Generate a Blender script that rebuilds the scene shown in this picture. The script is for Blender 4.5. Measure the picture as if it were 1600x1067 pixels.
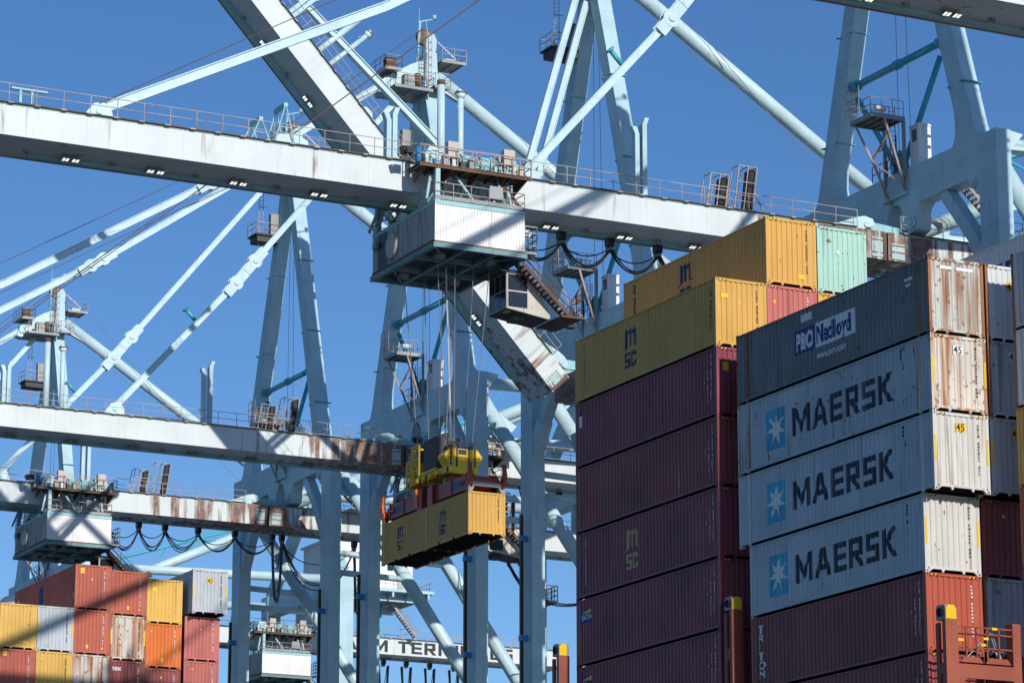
import bpy, bmesh, math, random
from mathutils import Vector, Matrix
random.seed(7)
for o in list(bpy.data.objects): bpy.data.objects.remove(o)
scn = bpy.context.scene
COL = scn.collection
rad = math.radians
# World axes: X towards land (booms run along X), Y along the quay away from the viewer, Z up.
# z = 0 is the viewer's eye on a launch; the water lies 4 m below.
WATER, QUAY = -4.0, -0.5
# ------------------------------------------------------------------ camera, sky, sun, exposure
cam = bpy.data.cameras.new('camera'); cam_o = bpy.data.objects.new('camera', cam); COL.objects.link(cam_o)
cam.sensor_width = 36; cam.lens = 36*5076/1600; cam.clip_start = 1; cam.clip_end = 20000
cam_o.location = (0, 0, 0); cam_o.rotation_euler = (rad(90+13.91), 0, rad(-26.87))
scn.camera = cam_o
SUN_TO = Vector((0.012, -1.0, 0.463)).normalized()
w = bpy.data.worlds.new('World'); scn.world = w; w.use_nodes = True
nt = w.node_tree; nt.nodes.clear()
sky = nt.nodes.new('ShaderNodeTexSky'); sky.sky_type = 'NISHITA'; sky.sun_disc = False
sky.sun_elevation = math.asin(SUN_TO.z); sky.sun_rotation = rad(180-0.7)
sky.altitude = 900; sky.air_density = 1.0; sky.dust_density = 0.1; sky.ozone_density = 4.0
hsv = nt.nodes.new('ShaderNodeHueSaturation'); hsv.inputs['Saturation'].default_value = 1.17; hsv.inputs['Hue'].default_value = 0.506; hsv.inputs['Value'].default_value = 1.0
bg = nt.nodes.new('ShaderNodeBackground'); bg.inputs[1].default_value = 0.108
wo = nt.nodes.new('ShaderNodeOutputWorld')
nt.links.new(sky.outputs[0], hsv.inputs['Color']); nt.links.new(hsv.outputs[0], bg.inputs[0]); nt.links.new(bg.outputs[0], wo.inputs[0])
sl = bpy.data.lights.new('sun', 'SUN'); sl.energy = 4.2; sl.angle = rad(0.5); sl.color = (1.0, 0.95, 0.87)
so = bpy.data.objects.new('sun', sl); COL.objects.link(so); so.location = (0, -50, 120)
so.rotation_euler = (-SUN_TO).to_track_quat('-Z', 'Y').to_euler()
scn.view_settings.view_transform = 'Standard'; scn.view_settings.look = 'None'
scn.view_settings.exposure = 0.0; scn.view_settings.gamma = 1.0
scn.render.engine = 'CYCLES'

# ------------------------------------------------------------------ materials
MATS = {}
def paint(name, col, rough=0.5, rust=0.0, streak=0.0, vary=0.10, metal=0.0, rustcol=(0.16, 0.055, 0.022), dirt=0.0, sc=1.0, boomrust=False, spec=0.4, seams=0):
    if name in MATS: return MATS[name]
    m = bpy.data.materials.new(name); m.use_nodes = True; MATS[name] = m
    n, L = m.node_tree.nodes, m.node_tree.links
    b = n['Principled BSDF']; b.inputs['Roughness'].default_value = rough; b.inputs['Metallic'].default_value = metal
    b.inputs['Specular IOR Level'].default_value = spec
    tc = n.new('ShaderNodeTexCoord'); oi = n.new('ShaderNodeObjectInfo')
    mul = n.new('ShaderNodeVectorMath'); mul.operation = 'SCALE'; mul.inputs[0].default_value = (37.1, 19.7, 53.3)
    L.new(oi.outputs['Random'], mul.inputs['Scale'])
    add = n.new('ShaderNodeVectorMath'); add.operation = 'ADD'
    L.new(tc.outputs['Object'], add.inputs[0]); L.new(mul.outputs[0], add.inputs[1])
    def noise(scale, mp=None, det=4):
        t = n.new('ShaderNodeTexNoise'); t.inputs['Scale'].default_value = scale; t.inputs['Detail'].default_value = det
        if mp:
            q = n.new('ShaderNodeMapping'); q.inputs['Scale'].default_value = mp; L.new(add.outputs[0], q.inputs[0]); L.new(q.outputs[0], t.inputs[0])
        else: L.new(add.outputs[0], t.inputs[0])
        return t
    def ramp(src, a, bb):
        r = n.new('ShaderNodeMapRange'); r.inputs['From Min'].default_value = a; r.inputs['From Max'].default_value = bb; r.clamp = True
        L.new(src, r.inputs['Value']); return r.outputs[0]
    def math_(op, a, bv):
        q = n.new('ShaderNodeMath'); q.operation = op
        for i, v in enumerate((a, bv)):
            if isinstance(v, (int, float)): q.inputs[i].default_value = v
            else: L.new(v, q.inputs[i])
        return q.outputs[0]
    def mix(fac, c0, c1):
        q = n.new('ShaderNodeMix'); q.data_type = 'RGBA'; L.new(fac, q.inputs['Factor'])
        for nm, v in ((6, c0), (7, c1)):
            if isinstance(v, tuple): q.inputs[nm].default_value = (*v[:3], 1)
            else: L.new(v, q.inputs[nm])
        return q.outputs[2]
    n1 = noise(0.45*sc); n2 = noise(3.5*sc)
    lo = tuple(c*(1-vary*1.6) for c in col); hi = tuple(min(1, c*(1+vary*0.7)) for c in col)
    c = mix(ramp(n1.outputs[0], 0.3, 0.7), lo, hi)
    # faint weather streaks running down
    st = noise(1.0*sc, (2.6, 2.6, 0.16), 3)
    c = mix(math_('MULTIPLY', ramp(st.outputs[0], 0.52, 0.75), 0.12+dirt), c, tuple(x*0.45+0.01 for x in col))
    if streak > 0:
        s2 = noise(1.0*sc, (3.7, 3.7, 0.22), 5)
        c = mix(math_('MULTIPLY', ramp(s2.outputs[0], 0.66-0.22*streak, 0.74-0.14*streak), min(1, 0.35+streak*0.6)), c, rustcol)
    if rust > 0:
        c = mix(math_('MULTIPLY', ramp(n2.outputs[0], 0.72-0.2*rust, 0.76-0.18*rust), 0.85), c, tuple(x*0.8 for x in rustcol))
    if boomrust:  # heavy corrosion close to the hinge, where the two box halves meet
        sx = n.new('ShaderNodeSeparateXYZ'); L.new(tc.outputs['Object'], sx.inputs[0])
        ab = math_('ABSOLUTE', sx.outputs[0], 0)
        near = ramp(ab, 13.0, 2.0)
        s3 = noise(1.0, (1.5, 1.5, 0.16), 6)
        f = ramp(math_('ADD', math_('MULTIPLY', s3.outputs[0], 1.0 if boomrust != 'light' else 0.9), math_('MULTIPLY', near, 0.31 if boomrust != 'light' else 0.19)), 0.635, 0.76)
        c = mix(math_('MULTIPLY', f, 0.9), c, mix(ramp(n2.outputs[0], 0.4, 0.6), (0.075, 0.028, 0.02), (0.26, 0.10, 0.045)))
        s4 = noise(1.0, (1.6, 1.6, 0.1), 4)
        far = math_('MULTIPLY', ramp(s4.outputs[0], 0.62, 0.78), 0.16)
        c = mix(far, c, (0.30, 0.19, 0.11))
        # plate seams every 6 m
        wv = math_('FRACT', math_('MULTIPLY', ab, 1/6.0), 0)
        seam = ramp(wv, 0.008, 0.0)
        c = mix(math_('MULTIPLY', seam, 0.35), c, (0.2, 0.22, 0.22))
    if seams:  # welded plate joints, a little darker and grimy
        sz = n.new('ShaderNodeSeparateXYZ'); L.new(tc.outputs['Object'], sz.inputs[0])
        fr = math_('FRACT', math_('MULTIPLY', sz.outputs[2], 1/seams), 0)
        sm_ = ramp(fr, 0.022, 0.010)
        c = mix(math_('MULTIPLY', sm_, 0.30), c, tuple(x*0.55 for x in col))
        run = math_('MULTIPLY', ramp(fr, 0.45, 1.0), ramp(st.outputs[0], 0.50, 0.70))
        c = mix(math_('MULTIPLY', run, 0.22), c, tuple(x*0.6 for x in col))
        pt = noise(0.9, None, 2)
        c = mix(math_('MULTIPLY', ramp(pt.outputs[0], 0.64, 0.66), 0.16), c, tuple(min(1, x*1.15) for x in col))
    L.new(c, b.inputs['Base Color'])
    bp = n.new('ShaderNodeBump'); bp.inputs['Strength'].default_value = 0.12; bp.inputs['Distance'].default_value = 0.02
    L.new(n2.outputs[0], bp.inputs['Height']); L.new(bp.outputs[0], b.inputs['Normal'])
    return m
def emit(name, col, s):
    m = bpy.data.materials.new(name); m.use_nodes = True; b = m.node_tree.nodes['Principled BSDF']
    b.inputs['Base Color'].default_value = (*col, 1); b.inputs['Emission Color'].default_value = (*col, 1); b.inputs['Emission Strength'].default_value = s
    return m
M = dict(
    crane=paint('pale_blue_crane_paint', (0.41, 0.585, 0.65), 0.45, 0.0, 0.06, 0.09, seams=5.2),
    stay=paint('stay_paint', (0.50, 0.665, 0.71), 0.4, 0.0, 0.04, 0.07, seams=4.1),
    boom=paint('weathered_boom_paint', (0.61, 0.66, 0.665), 0.5, 0.0, 0.0, 0.05, boomrust=True),
    plate=paint('streaked_plate', (0.40, 0.52, 0.52), 0.5, 0.25, 0.35, 0.1), darkteal=paint('dark_teal_steel', (0.16, 0.28, 0.30), 0.6, 0.25, 0.25, 0.15),
    boomlight=paint('boom_paint_light_rust', (0.61, 0.66, 0.665), 0.5, 0.0, 0.0, 0.05, boomrust='light'),
    teal=paint('teal_paint', (0.07, 0.42, 0.52), 0.45, 0.0, 0.03, 0.10),
    blue=paint('bright_blue_paint', (0.02, 0.22, 0.50), 0.4),
    aqua=paint('faded_teal_paint', (0.30, 0.56, 0.60), 0.5, 0.1, 0.1),
    galv=paint('galvanised_steel', (0.30, 0.31, 0.31), 0.55, 0.1, 0.1, 0.15, 0.3),
    darksteel=paint('dark_grating', (0.07, 0.07, 0.075), 0.7, 0.15, 0.1, 0.2),
    brown=paint('rusty_walkway_steel', (0.15, 0.085, 0.055), 0.75, 0.5, 0.2, 0.25),
    rail=paint('rusty_handrail', (0.42, 0.34, 0.30), 0.6, 0.4, 0.1, 0.25),
    rope=paint('greased_rope', (0.12, 0.075, 0.06), 0.6),
    wire=paint('steel_wire', (0.20, 0.20, 0.21), 0.5),
    black=paint('black_cable_rubber', (0.012, 0.012, 0.014), 0.45),
    white=paint('white_cladding', (0.76, 0.76, 0.75), 0.5, 0.0, 0.12, 0.04),
    dirtywhite=paint('grimy_white_cladding', (0.50, 0.50, 0.49), 0.6, 0.15, 0.55, 0.1, rustcol=(0.035, 0.025, 0.022)),
    cabin=paint('cabin_beige', (0.52, 0.49, 0.44), 0.5, 0.25, 0.4, 0.15, rustcol=(0.12, 0.08, 0.06)),
    beige=paint('cabinet_beige', (0.55, 0.47, 0.42), 0.5, 0.1, 0.15),
    yellow=paint('safety_yellow', (0.78, 0.50, 0.02), 0.45, 0.05, 0.1, 0.1),
    red=paint('spreader_red', (0.36, 0.04, 0.025), 0.45, 0.1, 0.2, 0.15, rustcol=(0.05, 0.02, 0.02)),
    orange=paint('flipper_orange', (0.75, 0.14, 0.02), 0.45, 0.05, 0.1),
    glass=paint('tinted_glass', (0.02, 0.022, 0.03), 0.08, spec=0.8, vary=0.02),
    greenglass=paint('green_glass', (0.10, 0.16, 0.13), 0.1, spec=0.6, vary=0.02),
    bridge=paint('red_oxide_steel', (0.30, 0.075, 0.045), 0.6, 0.2, 0.35, 0.15, rustcol=(0.33, 0.12, 0.03)),
    lens=emit('floodlight_lens', (1.0, 0.96, 0.88), 1.0), lens_off=paint('floodlight_glass', (0.30, 0.31, 0.31), 0.2),
    repair=paint('repair_patch_paint', (0.30, 0.055, 0.045), 0.55, 0.1, 0.1, 0.15),
    hole=paint('dark_hole', (0.01, 0.01, 0.01), 0.9),
    ink=paint('black_ink', (0.025, 0.028, 0.032), 0.6, vary=0.02),
    chalk=paint('white_ink', (0.75, 0.75, 0.73), 0.6, vary=0.04),
    navy=paint('maersk_dark_ink', (0.014, 0.020, 0.045), 0.55, 0.35, 0.35, 0.2, rustcol=(0.14, 0.16, 0.19)),
    mscblue=paint('dark_blue_ink', (0.012, 0.03, 0.10), 0.55, vary=0.05),
    sand=paint('sand_ink', (0.50, 0.38, 0.16), 0.6, vary=0.06),
    sky_ink=paint('sky_blue_ink', (0.04, 0.38, 0.56), 0.5, 0.2, 0.25, 0.15, rustcol=(0.2, 0.38, 0.45)),
    pblue=paint('royal_blue_ink', (0.012, 0.03, 0.20), 0.5, vary=0.05),
    hull=paint('hull_blue', (0.03, 0.08, 0.14), 0.5),
    deck=paint('deck_oxide', (0.22, 0.07, 0.05), 0.7),
    concrete=paint('quay_concrete', (0.32, 0.31, 0.29), 0.85, vary=0.12, sc=0.3),
)
CM = dict(
    yellow=paint('container_yellow', (0.68, 0.41, 0.09), 0.5, 0.03, 0.10, 0.07, dirt=0.1),
    tan=paint('container_tan', (0.60, 0.338, 0.074), 0.5, 0.03, 0.08, 0.07, dirt=0.15),
    ochre=paint('container_ochre', (0.64, 0.345, 0.075), 0.5, 0.03, 0.08, 0.06, dirt=0.1),
    maroon=paint('container_maroon', (0.26, 0.055, 0.055), 0.5, 0.08, 0.15, 0.22, dirt=0.4),
    wine=paint('container_wine', (0.26, 0.050, 0.074), 0.5, 0.06, 0.12, 0.22, dirt=0.4),
    red=paint('container_red', (0.46, 0.105, 0.065), 0.5, 0.03, 0.08, 0.10, dirt=0.15),
    rose=paint('container_rose', (0.50, 0.14, 0.12), 0.5, 0.03, 0.08, 0.08, dirt=0.15),
    maroonlit=paint('container_maroon_sunlit', (0.42, 0.085, 0.048), 0.5, 0.03, 0.08, 0.08, dirt=0.1),  # end wall of a maroon container, sunlight mixed into its colour
    orange=paint('container_orange', (0.66, 0.155, 0.022), 0.5, 0.03, 0.06, 0.08, dirt=0.1),
    grey=paint('container_grey', (0.47, 0.505, 0.545), 0.5, 0.08, 0.14, 0.10, dirt=0.2),
    greyworn=paint('container_grey_worn', (0.46, 0.495, 0.535), 0.55, 0.3, 0.32, 0.12, dirt=0.25),
    greylit=paint('container_grey_sunlit', (0.60, 0.585, 0.55), 0.55, 0.12, 0.36, 0.08, dirt=0.2),  # end walls of grey containers: sunlight painted in as a lighter, warmer base
    rusty=paint('container_rusty_white', (0.62, 0.58, 0.52), 0.6, 0.6, 0.95, 0.10, rustcol=(0.36, 0.14, 0.05)),
    slate=paint('container_slate', (0.185, 0.195, 0.195), 0.6, 0.3, 0.35, 0.15, rustcol=(0.14, 0.07, 0.045), dirt=0.2),
    slateend=paint('container_slate_end', (0.52, 0.54, 0.49), 0.6, 0.6, 0.85, 0.10, rustcol=(0.28, 0.10, 0.035), dirt=0.2),
    rustpost=paint('container_rust_post', (0.33, 0.14, 0.07), 0.7, 0.6, 0.4, 0.2, rustcol=(0.2, 0.06, 0.025)),
    mint=paint('container_mint', (0.36, 0.58, 0.49), 0.5, 0.3, 0.15, 0.06, dirt=0.1),
    white=paint('container_white', (0.66, 0.67, 0.67), 0.5, 0.1, 0.1, 0.06, dirt=0.1),
)

# ------------------------------------------------------------------ mesh building
class MB:
    def __init__(s): s.v = []; s.f = []; s.mi = []; s.sm = []
    def add(s, vs, fs, mi=0, smooth=False):
        k = len(s.v); s.v += [tuple(p) for p in vs]
        for f in fs: s.f.append([i+k for i in f]); s.mi.append(mi); s.sm.append(smooth)
        return s
    def box(s, x0, x1, y0, y1, z0, z1, mi=0):
        return s.add([(x, y, z) for x in (x0, x1) for y in (y0, y1) for z in (z0, z1)],
                     [(0, 1, 3, 2), (4, 6, 7, 5), (0, 4, 5, 1), (2, 3, 7, 6), (0, 2, 6, 4), (1, 5, 7, 3)], mi)
    def bar(s, p, q, w, h=None, mi=0, up=(0, 0, 1), w2=None, h2=None):
        p, q = Vector(p), Vector(q); h = w if h is None else h; w2 = w if w2 is None else w2; h2 = h if h2 is None else h2
        d = (q-p).normalized(); u = Vector(up)
        if abs(d.dot(u)) > 0.98: u = Vector((0, 1, 0)) if abs(d.y) < .9 else Vector((1, 0, 0))
        a = d.cross(u).normalized(); b = a.cross(d).normalized(); vs = []
        for c, ww, hh in ((p, w, h), (q, w2, h2)):
            for i, j in ((-1, -1), (1, -1), (1, 1), (-1, 1)): vs.append(c+a*(i*ww/2)+b*(j*hh/2))
        return s.add(vs, [(3, 2, 1, 0), (4, 5, 6, 7), (0, 1, 5, 4), (1, 2, 6, 5), (2, 3, 7, 6), (3, 0, 4, 7)], mi)
    def tube(s, p, q, r, r2=None, n=14, mi=0):
        p, q = Vector(p), Vector(q); r2 = r if r2 is None else r2
        d = (q-p).normalized(); u = Vector((0, 0, 1)) if abs(d.z) < .95 else Vector((1, 0, 0))
        a = d.cross(u).normalized(); b = a.cross(d).normalized(); vs = []
        for c, rr in ((p, r), (q, r2)):
            for i in range(n):
                t = 2*math.pi*i/n; vs.append(c+a*(rr*math.cos(t))+b*(rr*math.sin(t)))
        k = len(s.v)
        s.add(vs, [(i, (i+1) % n, n+(i+1) % n, n+i) for i in range(n)], mi, n > 6)
        s.f.append([k+i for i in range(n)][::-1]); s.f.append([k+n+i for i in range(n)]); s.mi += [mi, mi]; s.sm += [False, False]
        return s
    def path(s, pts, r, n=6, mi=0):
        for a, b in zip(pts[:-1], pts[1:]): s.tube(a, b, r, n=n, mi=mi)
        return s
    def prism(s, poly, axis, a, b, mi=0):
        def mk(u, v, t): return {'x': (t, u, v), 'y': (u, t, v), 'z': (u, v, t)}[axis]
        n = len(poly); vs = [mk(u, v, a) for u, v in poly]+[mk(u, v, b) for u, v in poly]
        return s.add(vs, [list(range(n))[::-1], list(range(n, 2*n))]+[(i, (i+1) % n, n+(i+1) % n, n+i) for i in range(n)], mi)
    def loft(s, rects, mi=0):  # rects: (z, x0, x1, y0, y1)
        vs = []
        for z, x0, x1, y0, y1 in rects: vs += [(x0, y0, z), (x1, y0, z), (x1, y1, z), (x0, y1, z)]
        fs = [(3, 2, 1, 0), tuple(4*(len(rects)-1)+i for i in range(4))]
        for k in range(len(rects)-1):
            for i in range(4): fs.append((4*k+i, 4*k+(i+1) % 4, 4*k+4+(i+1) % 4, 4*k+4+i))
        return s.add(vs, fs, mi)
    def railing(s, pts, h=1.1, rails=(0.55, 1.1), step=1.6, t=0.045, mi=0):
        pts = [Vector(p) for p in pts]
        for a, b in zip(pts[:-1], pts[1:]):
            L = (b-a).length; k = max(1, round(L/step))
            for i in range(k+1):
                c = a.lerp(b, i/k); s.bar(c, c+Vector((0, 0, h)), t, t, mi)
            for z in rails: s.bar(a+Vector((0, 0, z)), b+Vector((0, 0, z)), t, t, mi)
        return s
    def ladder(s, p, q, w=0.45, side=(0, 1, 0), mi=0, t=0.04):
        p, q, sd = Vector(p), Vector(q), Vector(side)*w/2
        s.bar(p-sd, q-sd, t, t, mi); s.bar(p+sd, q+sd, t, t, mi)
        k = max(2, int((q-p).length/0.33))
        for i in range(1, k): c = p.lerp(q, i/k); s.bar(c-sd, c+sd, t*.7, t*.7, mi)
        return s
    def mesh(s, name, mats, origin=(0, 0, 0)):
        me = bpy.data.meshes.new(name); o = Vector(origin)
        me.from_pydata([tuple(Vector(p)-o) for p in s.v], [], s.f)
        for m in (mats if isinstance(mats, (list, tuple)) else [mats]): me.materials.append(m)
        me.polygons.foreach_set('material_index', s.mi); me.polygons.foreach_set('use_smooth', s.sm)
        bm = bmesh.new(); bm.from_mesh(me); bmesh.ops.recalc_face_normals(bm, faces=bm.faces); bm.to_mesh(me); bm.free()
        me.update(); return me
def link(name, me, parent=None, loc=(0, 0, 0), rot=(0, 0, 0)):
    o = bpy.data.objects.new(name, me); COL.objects.link(o); o.location = loc; o.rotation_euler = rot
    if name == 'container_number': o['kind'] = 'stuff'
    if parent is not None: o.parent = parent
    return o
def tag(o, label, cat, group=None):
    o['label'] = label; o['category'] = cat
    if group: o['group'] = group
    return o
def thing(name, label, cat, loc, group=None, rz=0):
    return tag(link(name, None, None, loc, (0, 0, rz)), label, cat, group)

# ------------------------------------------------------------------ the setting: water, quay
def water_mat():
    m = bpy.data.materials.new('harbour_water'); m.use_nodes = True; n, L = m.node_tree.nodes, m.node_tree.links
    b = n['Principled BSDF']; b.inputs['Base Color'].default_value = (0.02, 0.06, 0.075, 1); b.inputs['Roughness'].default_value = 0.12
    t = n.new('ShaderNodeTexNoise'); t.inputs['Scale'].default_value = 0.5; t.inputs['Detail'].default_value = 6
    tc = n.new('ShaderNodeTexCoord'); L.new(tc.outputs['Object'], t.inputs[0])
    bp = n.new('ShaderNodeBump'); bp.inputs['Strength'].default_value = 0.5; bp.inputs['Distance'].default_value = 0.4
    L.new(t.outputs[0], bp.inputs['Height']); L.new(bp.outputs[0], b.inputs['Normal']); return m
wt = link('water', MB().add([(-9000, -9000, WATER), (9000, -9000, WATER), (9000, 9000, WATER), (-9000, 9000, WATER)], [(0, 1, 2, 3)]).mesh('water', water_mat())); wt['kind'] = 'structure'
gr = link('quay_ground', MB().box(113.2, 9000, -3000, 9000, WATER-2, QUAY).mesh('quay', M['concrete'])); gr['kind'] = 'structure'

# ------------------------------------------------------------------ lettering
def q(x0, x1, z0, z1): return [(x0, z0), (x1, z0), (x1, z1), (x0, z1)]
GL = {
 'E': (5.4, [q(0, 1.6, 0, 7), q(1.6, 5.4, 0, 1.4), q(1.6, 5.1, 2.8, 4.2), q(1.6, 5.4, 5.6, 7)]),
 'R': (6.0, [q(0, 1.6, 0, 7), q(1.6, 5.6, 5.6, 7), q(1.6, 5.6, 2.6, 4.0), q(4.0, 5.6, 4.0, 5.6), [(2.3, 2.6), (4.3, 0), (6.2, 0), (4.2, 2.6)]]),
 'P': (5.6, [q(0, 1.6, 0, 7), q(1.6, 5.6, 5.6, 7), q(1.6, 5.6, 2.4, 3.8), q(4.0, 5.6, 3.8, 5.6)]),
 'S': (5.5, [q(0, 5.5, 5.6, 7), q(0, 1.6, 4.2, 5.6), q(0, 5.5, 2.8, 4.2), q(3.9, 5.5, 1.4, 2.8), q(0, 5.5, 0, 1.4)]),
 'K': (6.0, [q(0, 1.6, 0, 7), [(1.6, 2.9), (2.9, 3.6), (5.9, 7), (3.8, 7), (1.6, 4.6)], [(1.95, 3.089), (4.0, 0), (6.2, 0), (2.9, 3.6)]]),
 'A': (6.8, [[(0, 0), (1.7, 0), (3.4, 5.3), (3.4, 7), (2.5, 7)], [(6.8, 0), (4.3, 7), (3.4, 7), (3.4, 5.3), (5.1, 0)], [(2.213, 1.6), (4.587, 1.6), (4.138, 3.0), (2.662, 3.0)]]),
 'M': (7.4, [q(0, 1.6, 0, 7), q(5.8, 7.4, 0, 7), [(1.6, 7), (1.6, 4.3), (3.7, 0.2), (3.7, 3.2)], [(5.8, 7), (3.7, 3.2), (3.7, 0.2), (5.8, 4.3)]]),
 'N': (6.2, [q(0, 1.6, 0, 7), q(4.6, 6.2, 0, 7), [(1.6, 7), (1.6, 4.4), (4.6, 0), (4.6, 2.6)]]),
 'T': (5.6, [q(0, 5.6, 5.6, 7), q(2.0, 3.6, 0, 5.6)]), 'I': (1.6, [q(0, 1.6, 0, 7)]), 'L': (5.0, [q(0, 1.6, 0, 7), q(1.6, 5.0, 0, 1.4)]),
 'C': (5.4, [q(0, 1.7, 0.5, 6.5), [(0, 6.5), (1.7, 6.5), (1.7, 5.6), (5.4, 5.6), (4.9, 7), (0.5, 7)], [(0.5, 0), (4.9, 0), (5.4, 1.4), (1.7, 1.4), (1.7, 0.5), (0, 0.5)], q(3.8, 5.4, 4.5, 5.6), q(3.8, 5.4, 1.4, 2.5)]),
}
def word(txt, size, gap=1.0):  # returns list of letters: (polygons), laid out from u = 0
    out, x, k = [], 0.0, size/7
    for ch in txt:
        if ch == ' ': x += 4.0*k; continue
        wd, ps = GL[ch]; out.append([[(x+u*k, v*k) for u, v in p] for p in ps]); x += (wd+gap)*k
    return out, x-gap*k
MSC = [q(1.2, 3.0, 8.6, 14.2), q(4.4, 6.2, 8.6, 14.6), q(7.6, 9.4, 8.6, 14.0),
       [(3.0, 12.4), (4.4, 14.0), (4.4, 15.0), (3.0, 13.8)], [(6.2, 12.6), (7.6, 13.8), (7.6, 15.2), (6.2, 14.0)],
       [(1.2, 14.2), (3.0, 14.2), (3.0, 15.4), (1.6, 15.6)], [(4.4, 15.0), (4.4, 14.6), (6.2, 14.6), (6.2, 15.6), (5.2, 15.8)], [(7.6, 14.0), (9.4, 14.0), (9.0, 15.4), (8.0, 15.6), (7.6, 15.2)],
       [(-0.9, 7.4), (1.2, 7.4), (3.0, 8.6), (1.2, 8.6), (0.6, 8.1)], [(9.4, 8.6), (7.6, 8.6), (8.2, 8.0), (10.6, 8.4), (10.6, 9.0)]]
def msc_logo(h):
    k = h/15.8; ps = [[(u*k, v*k) for u, v in p] for p in MSC]
    for ch, ox in (('S', 0.6), ('C', 5.5)):
        ps += [[((ox+u*0.75)*k, (0.2+v*0.86)*k) for u, v in p] for p in GL[ch][1]]
    return ps
def star(cu, cv, r, n=7, inner=0.36, rot=0.1):
    return [(cu+(r if i % 2 == 0 else r*inner)*math.sin(rot+math.pi*i/n), cv+(r if i % 2 == 0 else r*inner)*math.cos(rot+math.pi*i/n)) for i in range(2*n)]
FONT_CACHE = {}
def font_polys(txt, size, sx=1.0, spacing=1.0, bold=0.014):
    cu = bpy.data.curves.new('t', 'FONT'); cu.body = txt; cu.size = size; cu.space_character = spacing; cu.resolution_u = 3; cu.offset = size*bold
    ob = bpy.data.objects.new('t', cu); COL.objects.link(ob)
    dg = bpy.context.evaluated_depsgraph_get(); me = bpy.data.meshes.new_from_object(ob.evaluated_get(dg))
    vs = [(v.co.x*sx, v.co.y) for v in me.vertices]; ps = [[vs[i] for i in p.vertices] for p in me.polygons]
    bpy.data.objects.remove(ob); bpy.data.curves.remove(cu); bpy.data.meshes.remove(me); return ps
PITCH = 0.278; ENDP = 0.246
def side_prof(y, L):  # depth behind the outer plane at distance y along the wall
    t = ((y-0.12) % PITCH)/PITCH
    return 0.037*(0 if t < .30 else (t-.30)/.13 if t < .43 else 1 if t < .87 else (1-t)/.13)
def decal(polys, fold=None, folds=None):
    """polys in (u, v); cut along the corrugation folds and return bmesh verts as (u, v, depth)."""
    bm = bmesh.new()
    for p in polys:
        try: bm.faces.new([bm.verts.new((u, v, 0)) for u, v in p])
        except Exception: pass
    if folds:
        us = [v.co.x for v in bm.verts]; lo, hi = min(us), max(us)
        for f in folds:
            if lo < f < hi: bmesh.ops.bisect_plane(bm, geom=bm.verts[:]+bm.edges[:]+bm.faces[:], plane_co=(f, 0, 0), plane_no=(1, 0, 0), dist=1e-5)
    bm.verts.index_update()
    vs = [(v.co.x, v.co.y, fold(v.co.x) if fold else 0.0) for v in bm.verts]; fs = [[v.index for v in f.verts] for f in bm.faces]
    bm.free(); return vs, fs
def side_folds(L):
    r = []
    for i in range(int(L/PITCH)+1): r += [0.12+PITCH*(i+t) for t in (0, .30, .43, .87)]
    return r

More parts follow.
